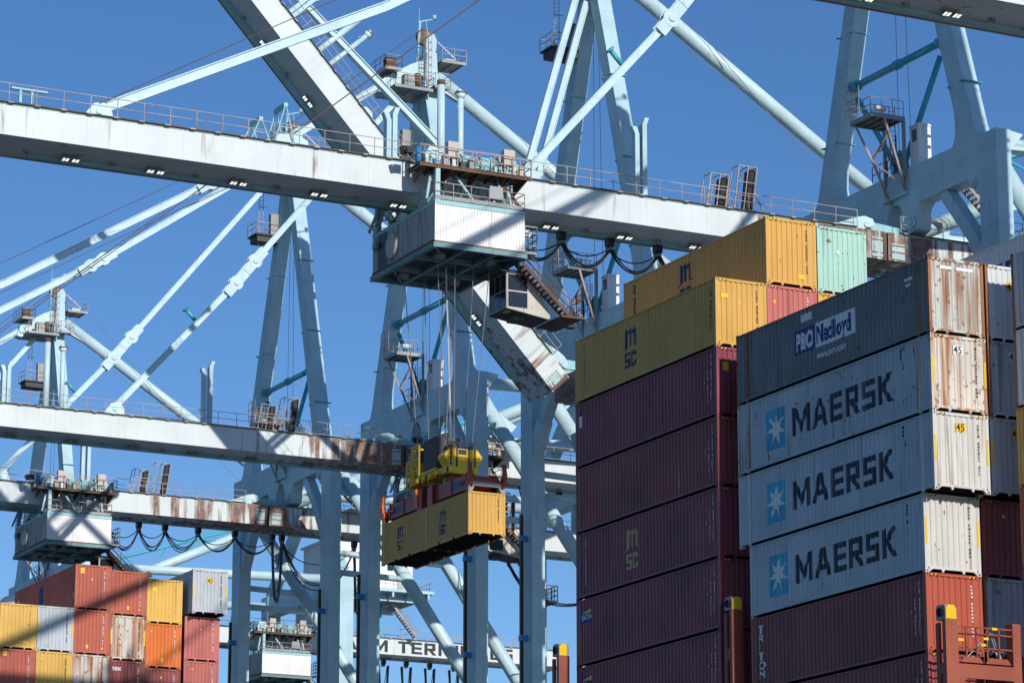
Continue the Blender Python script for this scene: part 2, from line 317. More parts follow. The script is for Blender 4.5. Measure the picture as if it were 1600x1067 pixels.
# ------------------------------------------------------------------ containers
W = 2.438
CMESH = {}
def container_meshes(L, H):
    key = (L, H)
    if key in CMESH: return CMESH[key]
    d = {}; one = [CM['grey']]
    def corr(fn, n0, n1, pitch, z0, z1, depth):
        m = MB(); us = []; k = int((n1-n0)/pitch)
        for i in range(k): us += [(n0+pitch*(i+t), dd) for t, dd in ((0, 0), (.30, 0), (.43, depth), (.87, depth))]
        us += [(n0+pitch*k, 0), (n1, 0)]
        vs = []
        for u, dd in us: vs += [fn(u, dd, z0), fn(u, dd, z1)]
        return m.add(vs, [(2*i, 2*i+2, 2*i+3, 2*i+1) for i in range(len(us)-1)])
    o = 0.018
    d['side_l'] = corr(lambda u, dd, z: (o+dd, u, z), 0.12, L-0.12, PITCH, 0.15, H-0.07, 0.037).mesh('side_wall', one)
    d['side_r'] = corr(lambda u, dd, z: (W-o-dd, u, z), 0.12, L-0.12, PITCH, 0.15, H-0.07, 0.037).mesh('side_wall', one)
    def ends(fn):  # broad outer flats with narrow inner grooves
        m = MB(); us = [(0.12, 0)]; x = 0.20
        while x+0.19 < W-0.1: us += [(x, 0), (x+.035, .042), (x+.085, .042), (x+.12, 0)]; x += ENDP
        us += [(W-0.12, 0)]; vs = []
        for u, dd in us: vs += [fn(u, dd, 0.2), fn(u, dd, H-0.1)]
        return m.add(vs, [(2*i, 2*i+2, 2*i+3, 2*i+1) for i in range(len(us)-1)])
    d['end_n'] = ends(lambda u, dd, z: (u, 0.03+dd, z)).mesh('end_wall', one)
    d['end_f'] = ends(lambda u, dd, z: (u, L-0.03-dd, z)).mesh('end_wall', one)
    d['roof'] = MB().box(0.06, W-0.06, 0.06, L-0.06, H-0.07, H-0.035).mesh('roof', one)
    fl = MB().box(0.08, W-0.08, 0.1, L-0.1, 0.14, 0.16)
    for i in range(int(L/0.6)): fl.box(0.1, W-0.1, 0.3+0.6*i, 0.36+0.6*i, 0.05, 0.14)
    d['floor'] = fl.mesh('underframe', [M['hole']])
    d['post'] = MB().box(0.004, 0.13, 0.004, 0.13, 0.118, H-0.118).mesh('corner_post', one)
    d['srail_t'] = MB().box(0, 0.07, 0.178, L-0.178, H-0.085, H-0.028).mesh('side_rail', one)
    if L < 7:   # fork pockets break the sill
        m = MB()
        for a, b in ((0.178, 1.85), (2.2, L-2.2), (L-1.85, L-0.178)): m.box(0, 0.06, a, b, 0.03, 0.17)
        d['srail_b'] = m.mesh('side_rail', one)
    else: d['srail_b'] = MB().box(0.004, 0.06, 0.178, L-0.178, 0.095, 0.185).mesh('side_rail', one)
    d['erail_t'] = MB().box(0.178, W-0.178, 0, 0.09, H-0.11, H-0.005).mesh('end_rail', one)
    d['erail_b'] = MB().prism([(0.178, 0.02), (0.33, 0.13), (0.70, 0.13), (0.74, 0.03), (0.80, 0.03), (0.84, 0.13), (W-0.84, 0.13), (W-0.80, 0.03), (W-0.74, 0.03), (W-0.70, 0.13), (W-0.33, 0.13), (W-0.178, 0.02), (W-0.178, 0.215), (0.178, 0.215)], 'y', 0.0, 0.07).mesh('end_rail', one)
    c = MB().box(0, 0.162, 0, 0.178, 0, 0.118)
    c.add([(.05, -.002, .03), (.11, -.002, .03), (.11, -.002, .09), (.05, -.002, .09)], [(0, 1, 2, 3)], 1)
    c.add([(-.002, .05, .03), (-.002, .13, .03), (-.002, .13, .09), (-.002, .05, .09)], [(0, 3, 2, 1)], 1)
    d['cast'] = c.mesh('corner_casting', [CM['grey'], M['hole']])
    hz = MB()
    for k in range(4): hz.add([(0.0+.085*k, 0, 0), (0.05+.085*k, 0, 0), (0.09+.085*k, 0, .07), (0.04+.085*k, 0, .07)], [(0, 1, 2, 3)], k % 2)
    d['hazard'] = hz.mesh('hazard_stripe', [M['yellow'], M['ink']])
    CMESH[key] = d; return d
def setmat(o, m):
    s = o.material_slots[0]; s.link = 'OBJECT'; s.material = m; return o
MARK = {}
def number_marks(n, seed, mat, size=0.085):
    key = (n, seed, mat.name)
    if key not in MARK:
        r = random.Random(seed); m = MB()
        for k in range(n):
            if k in (4, 11): continue
            z = -k*size*1.5; a = r.uniform(.55, 1)*size
            m.add([(0, 0, z), (a*.35, 0, z), (a*.35, 0, z-size), (0, 0, z-size)], [(0, 1, 2, 3)])
            m.add([(a*.5, 0, z-size*r.choice((0, .3, .5))), (a, 0, z-size*r.choice((0, .2))), (a, 0, z-size), (a*.5, 0, z-size)], [(0, 1, 2, 3)])
        MARK[key] = m.mesh('container_number', [mat])
    return MARK[key]
def flat(name, polys, mat, parent, face, base, off=0.004, L=12.192, z0=0.0, x0=0.0):
    """Print polys (u, v) on the -X side ('side': u runs from the far end to the near end) or on the near end."""
    if face == 'side':
        # u measured from the far (left in view) end: y = L-u
        ps = [[(u+base[0], v+base[1]) for u, v in p] for p in polys]
        fo = sorted(L-f for f in side_folds(L))
        vs, fs = decal(ps, lambda u: side_prof(L-u, L), fo)
        me = MB().add([(0.018+d-off, L-u, v) for u, v, d in vs], fs)
    else:
        vs, fs = decal([[(u+base[0], v+base[1]) for u, v in p] for p in polys])
        me = MB().add([(u, 0.03-off, v) for u, v, d in vs], fs)
    return link(name, me.mesh(name, [mat]), parent)
L40, L45, L20 = 12.192, 13.716, 6.058
CGROUP = 'cargo containers'
rng = random.Random(3)
def container(x, y, ztop, col, label, L=L40, H=2.896, endcol=None, postcol=None, num=None, hazard=True, small=()):
    d = container_meshes(L, H)
    t = thing('shipping_container', label, 'container', (x, y, ztop-H), CGROUP)
    mt = CM[col]; me_ = CM[endcol] if endcol else mt; mp = CM[postcol] if postcol else (me_ if endcol else mt)
    for k, m in (('side_l', mt), ('side_r', mt), ('end_n', me_), ('end_f', mt), ('roof', mt)): setmat(link(d[k].name.split('.')[0], d[k], t), m)
    link('underframe', d['floor'], t)
    for xx in (0, 1):
        for yy in (0, 1):
            setmat(link('corner_post', d['post'], t, (xx*(W-.134), yy*(L-.134), 0)), mp)
            for zz in (0, 1):
                setmat(link('corner_casting', d['cast'], t, (W*xx, L*yy, zz*(H-.118)), (0, 0, 0) if (xx, yy) == (0, 0) else (0, 0, rad(90)) if (xx, yy) == (1, 0) else (0, 0, rad(180)) if (xx, yy) == (1, 1) else (0, 0, rad(-90))), mp)
    for xx in (0, W-.07): setmat(link('side_rail', d['srail_t'], t, (xx, 0, 0)), mt); 
    for xx in (0, W-.06): setmat(link('side_rail', d['srail_b'], t, (xx, 0, 0)), mt)
    for yy in (0.002, L-.092): setmat(link('end_rail', d['erail_t'], t, (0, yy, 0)), me_)
    for yy in (0.002, L-.072): setmat(link('end_rail', d['erail_b'], t, (0, yy, 0)), me_)
    if L == L45:   # lifting posts at the 40 foot points
        for yy in (0.70, L-0.86):
            for xx in (-0.006, W-0.064): setmat(link('intermediate_post', POST45, t, (xx, yy, 0)), mp)
    if hazard:
        for xx in (0.22, W-0.56): link('hazard_stripe', d['hazard'], t, (xx, 0.0 - 0.004, H-.105))
    if num: link('container_number', number_marks(15 if L > 7 else 11, rng.randrange(5), M[num]), t, (W*0.80, 0.024, H*0.88))
    for s in small: s(t, L, H)
    return t
POST45 = MB().box(0, 0.07, 0, 0.16, 0.03, 2.866).mesh('intermediate_post', [CM['grey']])
def sm_tri(u, v, mat='yellow', face='end', sz=0.16):
    return lambda t, L, H: flat('warning_triangle', [[(-sz/2, 0), (sz/2, 0), (0, sz)]], M[mat], t, face, (u, v*H), L=L)
def sm_plate(u, v, w_=0.18, h_=0.22, mat='yellow', face='end', name='label_plate'):
    return lambda t, L, H: flat(name, [q(0, w_, 0, h_)], M[mat], t, face, (u, v*H), L=L)
def sm_side_marks(du=0.55, mat='chalk', n=12, dv=0.9):
    # column of small print near the right end of the long side, one printed plate per line
    def f(t, L, H):
        r = random.Random(int(L*10)+n); ps = []
        for k in range(n):
            if k in (3,): continue
            ps.append(q(0, r.uniform(.08, .13), -k*.15-.11, -k*.15))
        flat('container_number', ps, M[mat], t, 'side', (L-du, H*dv), L=L)
    return f
def sm_scuff(u, v, h, mat='chalk', w_=.035):
    return lambda t, L, H: flat('scratch', [[(0, 0), (w_, .05), (w_*.9, h), (w_*.3, h*.96)]], M[mat], t, 'side', (u, v), off=.011, L=L)
def sm_45(bg='yellow', u=1.0, v=0.78):
    def f(t, L, H):
        p = flat('size_plate', [q(0, .44, 0, .34)], M[bg], t, 'end', (u, v*H-.05), L=L)
        flat('size_number', font_polys('45', .40, 0.95), M['ink'], t, 'end', (u+.02, v*H-.02), off=.008, L=L)
    return f
def sm_strips():
    def f(t, L, H):
        for u in (0.035, W-0.125):
            link('reflector_strip', MB().add([(u, -.003, H*.36), (u+.09, -.003, H*.36), (u+.09, -.003, H*.70), (u, -.003, H*.70)], [(0, 1, 2, 3)]).mesh('reflector_strip', [M['yellow']]), t)
    return f
def sm_msc(mat='mscblue', h=1.75, u=0.36, v=0.22):
    return lambda t, L, H: flat('shipping_line_logo', msc_logo(h), M[mat], t, 'side', (u*L, v*H), L=L)
def sm_maersk(L_off, jit=0.0):
    def f(t, L, H):
        s0 = L_off+jit
        flat('logo_panel', [q(0, 1.42, 0, 1.62)], M['sky_ink'], t, 'side', (s0+1.35, 0.62), L=L)
        flat('star_emblem', [[(a, b) for a, b in star(0.71, 0.83, 0.74)]], M['chalk'], t, 'side', (s0+1.35, 0.62), off=.009, L=L)
        lt, wd = word('MAERSK', 1.12, 0.9)
        for ps in lt: flat('letter', ps, M['navy'], t, 'side', (s0+3.35, 0.86), L=L) if False else flat('letter', [[(u*7.05/wd, v) for u, v in p] for p in ps], M['navy'], t, 'side', (s0+3.30, 0.88), L=L)
    return f
def sm_text(txt, size, u, v, mat, face='end', sx=1.0, name='lettering', off=.006):
    return lambda t, L, H: flat(name, font_polys(txt, size, sx), M[mat], t, face, (u, v), off=off, L=L)
def sm_pando(t, L, H):
    flat('logo_panel', [q(0, 1.46, 0, .98)], M['pblue'], t, 'side', (4.40, 1.12), L=L)
    flat('logo_panel', [q(0, 2.85, 0, .98)], M['chalk'], t, 'side', (5.86, 1.12), L=L)
    flat('lettering', font_polys('P&O', .92, .70, bold=.045), M['chalk'], t, 'side', (4.47, 1.28), off=.010, L=L)
    flat('lettering', font_polys('Nedlloyd', .96, .69, bold=.035), M['pblue'], t, 'side', (5.96, 1.30), off=.010, L=L)
    flat('lettering', font_polys('www.ponl.com', .42, .80, bold=.02), M['chalk'], t, 'side', (6.0, .66), off=.006, L=L)
    flat('label_plate', [q(0, .75, 0, .3)], M['chalk'], t, 'side', (4.9, 2.35), off=.005, L=L)
def sm_vtext(txt, size, u, v, mat, face='side'):
    def f(t, L, H):
        for k, ch in enumerate(txt): flat('letter', font_polys(ch, size, 1.45, bold=.03), M[mat], t, face, (u, v-k*size*.82), L=L)
    return f
def sm_flag(txt, u=0.35, v=2.15):
    def f(t, L, H):
        flat('logo_panel', [q(0, .95, 0, .62)], M['pblue'], t, 'side', (u, v-.3), L=L)
        flat('logo_flash', [[(.12, .46), (.92, .58), (.92, .40), (.40, .40)]], M['yellow'], t, 'side', (u, v-.3), off=.009, L=L)
        flat('lettering', font_polys(txt, .31, .72, bold=.03), M['chalk'], t, 'side', (u+.07, v-.16), off=.009, L=L)
    return f

# --- ship by the right: bay with yellow top tier
XM, YM, ZM, H = 65.25, 110.45, 34.43, 2.896
tags_side = [sm_side_marks(.55, 'chalk', 13), sm_side_marks(.85, 'chalk', 9, .70), sm_plate(L40-.62, .30, .2, .28, 'sand', 'side'), sm_tri(L40-1.05, .52, 'sand', 'side', .2)]
container(XM, YM, ZM, 'tan', 'yellow container with blue lettered logo, top of the tall maroon stack', num='ink', small=[sm_msc(), sm_plate(.28, .72, .34, .17), sm_tri(1.15, .66), sm_side_marks(.5, 'ink', 13), sm_side_marks(L40-.75, 'ink', 14)])
container(XM, YM, ZM-H, 'wine', 'maroon container directly below the yellow one, small white plate at its far end', num='chalk', small=tags_side+[sm_plate(.34, .62, .22, .5, 'chalk', 'side'), sm_plate(.37, .68, .16, .2, 'pblue', 'side') if False else sm_plate(.37, .80, .16, .2, 'ink', 'side'), sm_plate(.32, .66, .26, .36)])
container(XM, YM, ZM-2*H, 'maroon', 'plain brownish maroon container, third from top of its stack', num='chalk', small=tags_side+[sm_plate(1.2, .22, .62, .85, 'repair', 'side', 'repair_patch'), sm_plate(7.4, .10, .85, .6, 'repair', 'side', 'repair_patch'), sm_scuff(4.2, 1.2, .7, 'repair', .05), sm_scuff(9.0, .4, 1.0, 'sand', .03)])
container(XM, YM, ZM-3*H, 'wine', 'maroon container with sand coloured lettered logo', num='chalk', small=tags_side+[sm_msc('sand'), sm_side_marks(L40-.75, 'chalk', 14)])
container(XM, YM, ZM-4*H, 'wine', 'maroon container with blue and yellow leasing flag at its far end', num='chalk', small=tags_side+[sm_flag('BEACON')])
container(XM, YM, ZM-5*H, 'wine', 'maroon container at bottom of its stack, with blue white lettered plate', num='chalk', small=tags_side+[sm_flag('CAI')])
container(XM+2.47, YM+.02, ZM+H, 'ochre', 'ochre yellow container with a dark blue logo, raised one tier above its neighbour', num='ink', small=[sm_msc(h=1.8, u=.40, v=.25), sm_plate(1.55, .14, .32, .2), sm_side_marks(L40-.9, 'ink', 14), sm_tri(L40-1.2, .62, 'sand', 'side', .2)])
container(XM+2.47, YM+.02, ZM, 'rose', 'faded rose red container end below the ochre yellow container', num='chalk', small=[sm_tri(.38, .74)])
container(XM+4.94, YM, ZM+H-.08, 'mint', 'mint green container end beside the ochre yellow container', num=None, small=[sm_tri(1.05, .62, 'chalk', 'end', .2)])
container(XM+4.94, YM, ZM-.06, 'ochre', 'yellow container end mostly hidden below the mint green one')
# --- bay with the grey lettered containers
XP, YP, ZP = 65.42, 95.45, 31.65
container(XP, YP, ZP, 'slate', 'weathered dark slate container with white and blue name panel, rusty lit end', L=L45, endcol='slateend', postcol='rustpost', small=[sm_pando, sm_plate(.55, .86, .5, .12, 'chalk'), sm_plate(1.25, .86, .75, .12, 'chalk'), sm_plate(12.1, .78, .5, .12, 'chalk', 'side'), sm_plate(12.2, .71, .3, .1, 'chalk', 'side')])
mk = [sm_side_marks(2.05, 'ink', 3, .93), sm_side_marks(1.9, 'ink', 2, .74), sm_tri(L45-1.95, .52, 'sand', 'side', .22)]
container(XP, YP, ZP-H, 'greyworn', 'grey container with dark lettering and star, end wall streaked with orange rust', L=L45, endcol='rusty', num='ink', small=[sm_maersk(0.76, .05), sm_45('chalk'), sm_strips()]+mk)
container(XP, YP, ZP-2*H, 'grey', 'grey container with dark lettering and star, clean sunlit end with yellow 45 plate', L=L45, endcol='greylit', num='ink', small=[sm_maersk(0.76, -.04), sm_45('yellow'), sm_strips()]+mk)
container(XP, YP+.76, ZP-3*H, 'grey', 'shorter grey container with dark lettering and star, lowest of the three lettered ones', endcol='greylit', num='ink', small=[sm_maersk(0.0, .02), sm_strips(), sm_scuff(10.3, 1.0, 1.2), sm_scuff(10.75, .5, 1.7), sm_scuff(9.5, 1.9, .35), sm_scuff(2.9, .3, .5), sm_side_marks(1.2, 'ink', 5, .92), sm_tri(L40-1.1, .55, 'sand', 'side', .22)])
container(XP, YP+.76, ZP-4*H, 'maroon', 'maroon container with white vertical lettering and a lit red end, below the grey lettered ones', endcol='maroonlit', num='chalk', small=[sm_vtext('TRITON', .43, .50, 2.25, 'chalk')]+tags_side)
container(XP, YP+.76, ZP-5*H, 'maroon', 'dark maroon container behind the red steel lashing bridge', num='chalk', small=tags_side)
container(XP+2.52, YP, ZP, 'greyworn', 'rust edged pale container with its top strip lit, right of the slate one', L=L45, endcol='white', postcol='rustpost', small=[sm_45('yellow', .95, .70)])
container(XP+2.52, YP, ZP-H, 'greyworn', 'shaded bluish grey container with rusty post and white 45 plate, right of the rusty end', L=L45, postcol='rustpost', small=[sm_45('chalk', .95, .78)])
container(XP+2.52, YP, ZP-2*H, 'grey', 'shaded grey container with yellow 45 plate, right of the clean sunlit end', L=L45, small=[sm_45('yellow', .95, .78), sm_strips()])
container(XP+2.52, YP+.76, ZP-3*H, 'maroon', 'shaded maroon container end with small yellow triangle, right edge', small=[sm_tri(1.0, .78)])
container(XP+2.52, YP+.76, ZP-4*H, 'greyworn', 'shaded rust pitted white container end behind the lashing bridge rails', endcol='greyworn', postcol='rustpost')
container(XP+2.52, YP+.76, ZP-5*H, 'wine', 'dark container end under the lashing bridge beam')
wd_ = word('MAERSK', 1.12, .9)
container(73.0, YP, 34.6, 'white', 'pale grey container side with dark blue letters, peeking over the right stack', L=L45, small=[lambda t, L, H: [flat('letter', ps, M['pblue'], t, 'side', (3.3, .95), L=L) for ps in word('MAERSK', 1.12, .9)[0]]])
# --- next bay towards the viewer, only its far edge in view
XN, YN, ZN = 68.06, 94.0-L40, 31.66
for k, (c, lb) in enumerate([('greyworn', 'grey container side cut by the right picture edge, top tier'), ('white', 'pale container side cut by the right picture edge, second tier'), ('tan', 'tan yellow container side cut by the right picture edge'), ('red', 'red container side cut by the right picture edge'), ('wine', 'dark wine container side cut by the right picture edge'), ('maroon', 'maroon container side cut by the right picture edge, lowest tier')]):
    container(XN, YN, ZN-k*H, c, lb, hazard=False, postcol='rustpost' if k < 2 else None)
# --- far stack on the left
YL = 195.8
LX = [63.0, 65.46, 67.90, 70.35, 72.80, 75.28]
container(LX[0], YL, 33.36, 'yellow', 'clean yellow container at the left end of the left stack', num='sand', small=[sm_plate(1.6, .14, .3, .16)])
container(LX[0], YL, 33.36-H, 'red', 'brick red container below the leftmost yellow one', num='chalk', small=[sm_plate(.28, .84, .28, .28)])
container(LX[1], YL, 33.36, 'grey', 'light grey container between yellow and red ones, crossed by a shadow', num='ink', small=[sm_strips()])
container(LX[1], YL, 33.36-H, 'yellow', 'yellow container below the light grey one', num='ink', small=[sm_plate(.26, .80, .34, .14)])
container(LX[2], YL, 36.22, 'red', 'brick red container topping the left stack, its long shaded side visible', num='chalk', small=[sm_plate(.34, .80, .28, .36), sm_tri(1.15, .66), sm_plate(4.9, .10, .95, 2.1, 'pblue', 'side', 'painted_patch'), sm_plate(.5, .45, .4, .9, 'chalk', 'side'), sm_plate(L40-.5, .25, .25, .4, 'sand', 'side')])
container(LX[2], YL, 36.22-H, 'red', 'brick red container second in its column, with two yellow labels low down', num='chalk', small=[sm_plate(.85, .14, .16, .24), sm_tri(1.95, .14)])
container(LX[2], YL, 36.22-2*H, 'rusty', 'rust streaked white container below the second brick red one', num='ink', hazard=True)
container(LX[3], YL, 36.0, 'red', 'brick red container with yellow labels beside the topmost red one', num='chalk', small=[sm_plate(1.1, .14, .16, .24), sm_tri(1.95, .14)])
container(LX[3], YL, 36.0-H, 'rusty', 'rust streaked white container in the middle of the left stack', small=[sm_strips()], postcol='rustpost', num='ink')
container(LX[3], YL, 36.0-2*H, 'maroon', 'maroon container with white lower case lettering', num='chalk', small=[sm_text('tex', .46, .22, 2.25, 'chalk')])
container(LX[4], YL, 35.66, 'yellow', 'bright yellow container beside the shaded gap of the left stack', num='sand', small=[sm_plate(.4, .72, .3, .3)])
container(LX[4], YL, 35.66-H, 'orange', 'bright orange container in the left stack', num='chalk', small=[sm_tri(.36, .80), sm_plate(1.05, .14, .18, .26)])
container(LX[4], YL, 35.66-2*H, 'maroon', 'dull maroon container below the orange one', num='chalk', small=[sm_tri(1.1, .78)])
container(LX[5]+.35, YL-.76, 36.38, 'grey', 'grey container with yellow 45 plate, at the right end of the left stack', L=L45, num='ink', small=[sm_45('yellow', 1.0, .72), sm_strips()])
container(LX[5]+.15, YL, 33.4, 'rose', 'rosy maroon container below the grey one with the 45 plate', num='chalk', small=[sm_tri(1.15, .70)])
container(LX[5]+.15, YL, 33.4-H, 'rose', 'rosy maroon container, lowest at the right end of the left stack', num='chalk', small=[sm_tri(.6, .80)])
# --- two short containers hanging from the crane
container(82.4, 168.3, 37.4, 'tan', 'short yellow container hanging from the crane, nearer one with the lit end', L=L20, H=2.591, num='ink', small=[sm_msc(h=1.5, u=.33, v=.22), sm_side_marks(L20-.5, 'ink', 11)], hazard=False)
container(82.4, 168.3+6.134, 37.4, 'tan', 'short yellow container hanging from the crane, farther one in shade', L=L20, H=2.591, small=[sm_msc(h=1.5, u=.36, v=.22), sm_side_marks(L20-.5, 'ink', 11)], hazard=False)

# ------------------------------------------------------------------ the ship under the stacks
sh = thing('container_ship', 'container ship carrying the stacks, its hull below the picture', 'ship', (64.3, 60, WATER))
hp = [(64.3, 30), (64.3, 250), (70, 290), (87, 330), (104, 290), (110, 250), (110, 30)]
link('hull', MB().prism(hp, 'z', WATER-2, 11.5).mesh('hull', M['hull'], (64.3, 60, WATER)), sh)
dk = MB()
for x0, x1, y0, y1, z in ((65.3, 100, YM+.1, YM+12.1, ZM-6*H-.02), (65.5, 100, YP+.9, YP+12.8, ZP-6*H-.02), (68.1, 100, YN+.1, YN+12.1, ZN-6*H-.02), (63.1, 67.8, YL+.1, YL+12.1, 33.36-2*H-.02), (67.92, 70.3, YL+.1, YL+12.1, 36.22-3*H-.02), (70.4, 72.75, YL+.1, YL+12.1, 36.0-3*H-.02), (72.85, 75.2, YL+.1, YL+12.1, 35.66-3*H-.02), (75.45, 77.8, YL+.1, YL+12.1, 33.4-2*H-.02)):
    link('hatch_coaming', MB().box(x0, x1, y0, y1, 11.5, z).mesh('hatch_coaming', M['deck'], (64.3, 60, WATER)), sh)

# ------------------------------------------------------------------ lashing bridges
def lashing_bridge(x, y, ztop, label, bay, full):
    t = thing('lashing_bridge', label, 'lashing bridge', (x, y, 11.5), 'red lashing bridges between the container bays')
    O = (x, y, 11.5)
    def P(name, mb, mats): return link(name, mb.mesh(name, mats, O), t)
    # outboard post: two flanges with an arched opening between
    p = MB()
    p.box(x, x+.10, y-.30, y-.10, 11.5, ztop); p.box(x, x+.10, y+.12, y+.32, 11.5, ztop-.1)
    p.prism([(y-.10, ztop-1.55), (y+.12, ztop-1.55), (y+.12, ztop-2.2), (y+.08, ztop-2.0), (y, ztop-1.9), (y-.06, ztop-2.0), (y-.10, ztop-2.2)], 'x', x+.002, x+.10)
    p.box(x+.1, x+.52, y-.30, y-.24, 11.5, ztop)
    P('post', p, M['bridge'])
    lm = MB().prism([(y-.28, ztop), (y+.30, ztop), (y+.30, ztop+.42), (y+.22, ztop+.52), (y-.18, ztop+.52), (y-.28, ztop+.42)], 'x', x+.02, x+.48, 0)
    lm.prism([(x+.03, ztop+.003), (x+.47, ztop+.003), (x+.47, ztop+.36), (x+.38, ztop+.5), (x+.12, ztop+.5), (x+.03, ztop+.36)], 'y', y-.31, y-.285, 1)
    lm.tube((x+.0, y, ztop+.25), (x-.06, y, ztop+.25), .16, mi=2)
    P('lamp_housing', lm, [M['galv'], M['yellow'], M['hole']])
    if full:
        zb = ztop-1.5
        b = MB().box(x+.52, x+2.85, y-.3, y-.18, zb-.55, zb); b.box(x+.52, x+2.85, y-.3, y+.3, zb-.05, zb+.001)
        b.prism([(x+.6, zb), (x+.75, zb+.2), (x+1.4, zb+.2), (x+1.55, zb)], 'y', y-.32, y-.29); b.prism([(x+1.65, zb), (x+1.8, zb+.2), (x+2.6, zb+.2), (x+2.75, zb)], 'y', y-.32, y-.29)
        b.prism([(x+.52, zb-.55), (x+.85, zb-.55), (x+.52, zb-.95)], 'y', y-.3, y-.18)
        P('cross_beam', b, M['bridge'])
        P('post', MB().box(x+2.85, x+3.2, y-.3, y+.1, 11.5, ztop), M['bridge'])
        r = MB()
        for z in (zb+1.05, zb+1.28, zb+.55): r.bar((x+.5, y-.22, z), (x+2.9, y-.22, z), .05)
        for xx in (.9, 1.35, 1.8, 2.3): r.bar((x+xx, y-.22, zb), (x+xx, y-.22, zb+1.28), .05)
        for z in (zb+1.1, zb+.55): r.bar((x+.3, y+.25, z), (x+2.9, y+.25, z), .04)
        P('railing', r, M['bridge'])
        for a, bb in (((x+1.95, y-.1, zb+1.3), (x+2.35, y-.1, zb+.2)), ((x+2.05, y-.1, zb+1.25), (x+2.5, y-.1, zb+.1)), ((x+1.0, y-.1, zb+.2), (x+1.6, y-.1, zb+.75)), ((x+.6, y-.05, zb+1.4), (x+.35, y-.05, zb+.1)), ((x+.72, y-.05, zb+1.4), (x+.62, y-.05, zb+.8))):
            m = MB().tube(a, bb, .022, n=6); m.tube(Vector(bb).lerp(Vector(a), .0), Vector(bb).lerp(Vector(a), .28), .05, n=8)
            P('lashing_rod', m, M['galv'])
        for xx, zz in ((x+.55, zb+.75), (x+1.62, zb+.85), (x+2.0, zb+1.22), (x+1.5, zb+.62)): P('lashing_handle', MB().box(xx, xx+.22, y-.27, y-.23, zz, zz+.09), M['yellow'])
        P('grating', MB().box(x+.5, x+2.9, y-.1, y+.32, zb-.1, zb-.052), M['darksteel'])
    return t
lashing_bridge(64.65, 94.25, 18.0, 'red steel lashing bridge with railing and yellow lamp at the lower right', 0, True)
lashing_bridge(65.2, 109.78, 20.62, 'narrow red lashing post with yellow cap between the maroon and grey stacks', 1, False)
lashing_bridge(64.68, 123.5, 20.55, 'red lashing post with yellow cap left of the maroon stack', 2, False)

# ------------------------------------------------------------------ ship-to-shore cranes
XH, ZH = 113.6, 58.8            # boom hinge
BT, BB, BW = 58.35, 56.45, 2.05 # boom top, bottom, half width
CO = (117.0, 0.0, QUAY); HO = (XH, 0.0, ZH)
PARTS = []   # (key, name, mesh, parent_key, crane-local location, parent)
def cpart(name, mb, mats, parent=None, key=None, only=None):
    org = HO if parent in ('boom', 'girder') or key in ('boom', 'girder') else CO
    PARTS.append((key or name, name, mb.mesh(name, mats, org), parent, only))
def curve_pts(a, b, sag, n=14):
    a, b = Vector(a), Vector(b)
    return [a.lerp(b, i/n)-Vector((0, 0, 4*sag*(i/n)*(1-i/n))) for i in range(n+1)]
# ---- boom and fixed girder
bm_ = MB()
prof = [(-BW, BB), (BW, BB), (BW, BT), (-BW, BT)]
bm_.loft([(0, 0, 0, 0, 0)]*0 or [(0, 0, 1, 0, 1), (0.001, 0, 1, 0, 1)]) if False else None
bm_.prism([(46.0, BT-.9), (52.0, BB), (114.9, BB), (114.9, BT), (46.0, BT)], 'y', -BW, BW)
cpart('boom', bm_, M['boom'], key='boom')
gm = MB().box(115.05, 183.0, -BW, BW, BB, BT); cpart('girder', gm, M['boom'], key='girder')
for par, x0, x1 in (('boom', 46.5, 112.6), ('girder', 116.0, 182.5)):
    for sy in (-1, 1):
        wk = MB().box(x0, x1, sy*2.22 if sy < 0 else 1.35, -1.35 if sy < 0 else 2.22, BT+.006, BT+.07)
        k = int((x1-x0)/1.6)
        for i in range(k): wk.box(x0+1.6*i+.2, x0+1.6*i+.55, sy*2.26-.02, sy*2.26+.02, BT-.02, BT+.06, 1)
        cpart('walkway', wk, [M['brown'], M['rail']], par)
        cpart('railing', MB().railing([(x0, sy*2.18, BT+.07), (x1, sy*2.18, BT+.07)], step=1.65, t=.04), M['rail'], par)
    cpart('edge_strip', MB().box(x0, x1, -BW-.03, -BW+.05, BT-.09, BT-.004), M['aqua'], par)
    cpart('cable_rail', MB().box(max(x0, 57), x1, 0.95, 1.2, BB-.16, BB-.004).box(max(x0, 57), x1, 0.86, 1.29, BB-.2, BB-.16), M['aqua'], par)
    cpart('drain_lip', MB().box(x0, x1, BW-.12, BW+.02, BB-.06, BB-.004), M['galv'], par)
    xs = [54.1+5.3*i for i in range(11)] if par == 'boom' else [118.0+5.3*i for i in range(12)]
    for X in xs:
        f = MB().box(X-.55, X+.55, .28, .42, BB-.14, BB-.06).box(X-.4, X-.34, .3, .4, BB-.07, BB-.003).box(X+.34, X+.4, .3, .4, BB-.07, BB-.003)
        for k, dx in enumerate((-.42, -.2, .2, .42)):
            a = dx-.085; b = dx+.085
            f.add([(X+a, .0, BB-.26), (X+b, .0, BB-.26), (X+b, .34, BB-.33), (X+a, .34, BB-.33), (X+a, .0, BB-.16), (X+b, .0, BB-.16), (X+b, .34, BB-.14), (X+a, .34, BB-.14)], [(4, 5, 6, 7), (0, 1, 5, 4), (1, 2, 6, 5), (2, 3, 7, 6), (3, 0, 4, 7)], 0)
            f.add([(X+a, .0, BB-.26), (X+b, .0, BB-.26), (X+b, .34, BB-.33), (X+a, .34, BB-.33)], [(0, 3, 2, 1)], 1)
        cpart('floodlight', f, [M['galv'], M['lens']], par)
        cpart('lamp_bracket', MB().box(X+2.5, X+2.8, .3, .5, BB-.12, BB-.003).bar((X+2.4, .4, BB-.1), (X+2.9, .4, BB-.22), .05), M['galv'], par)
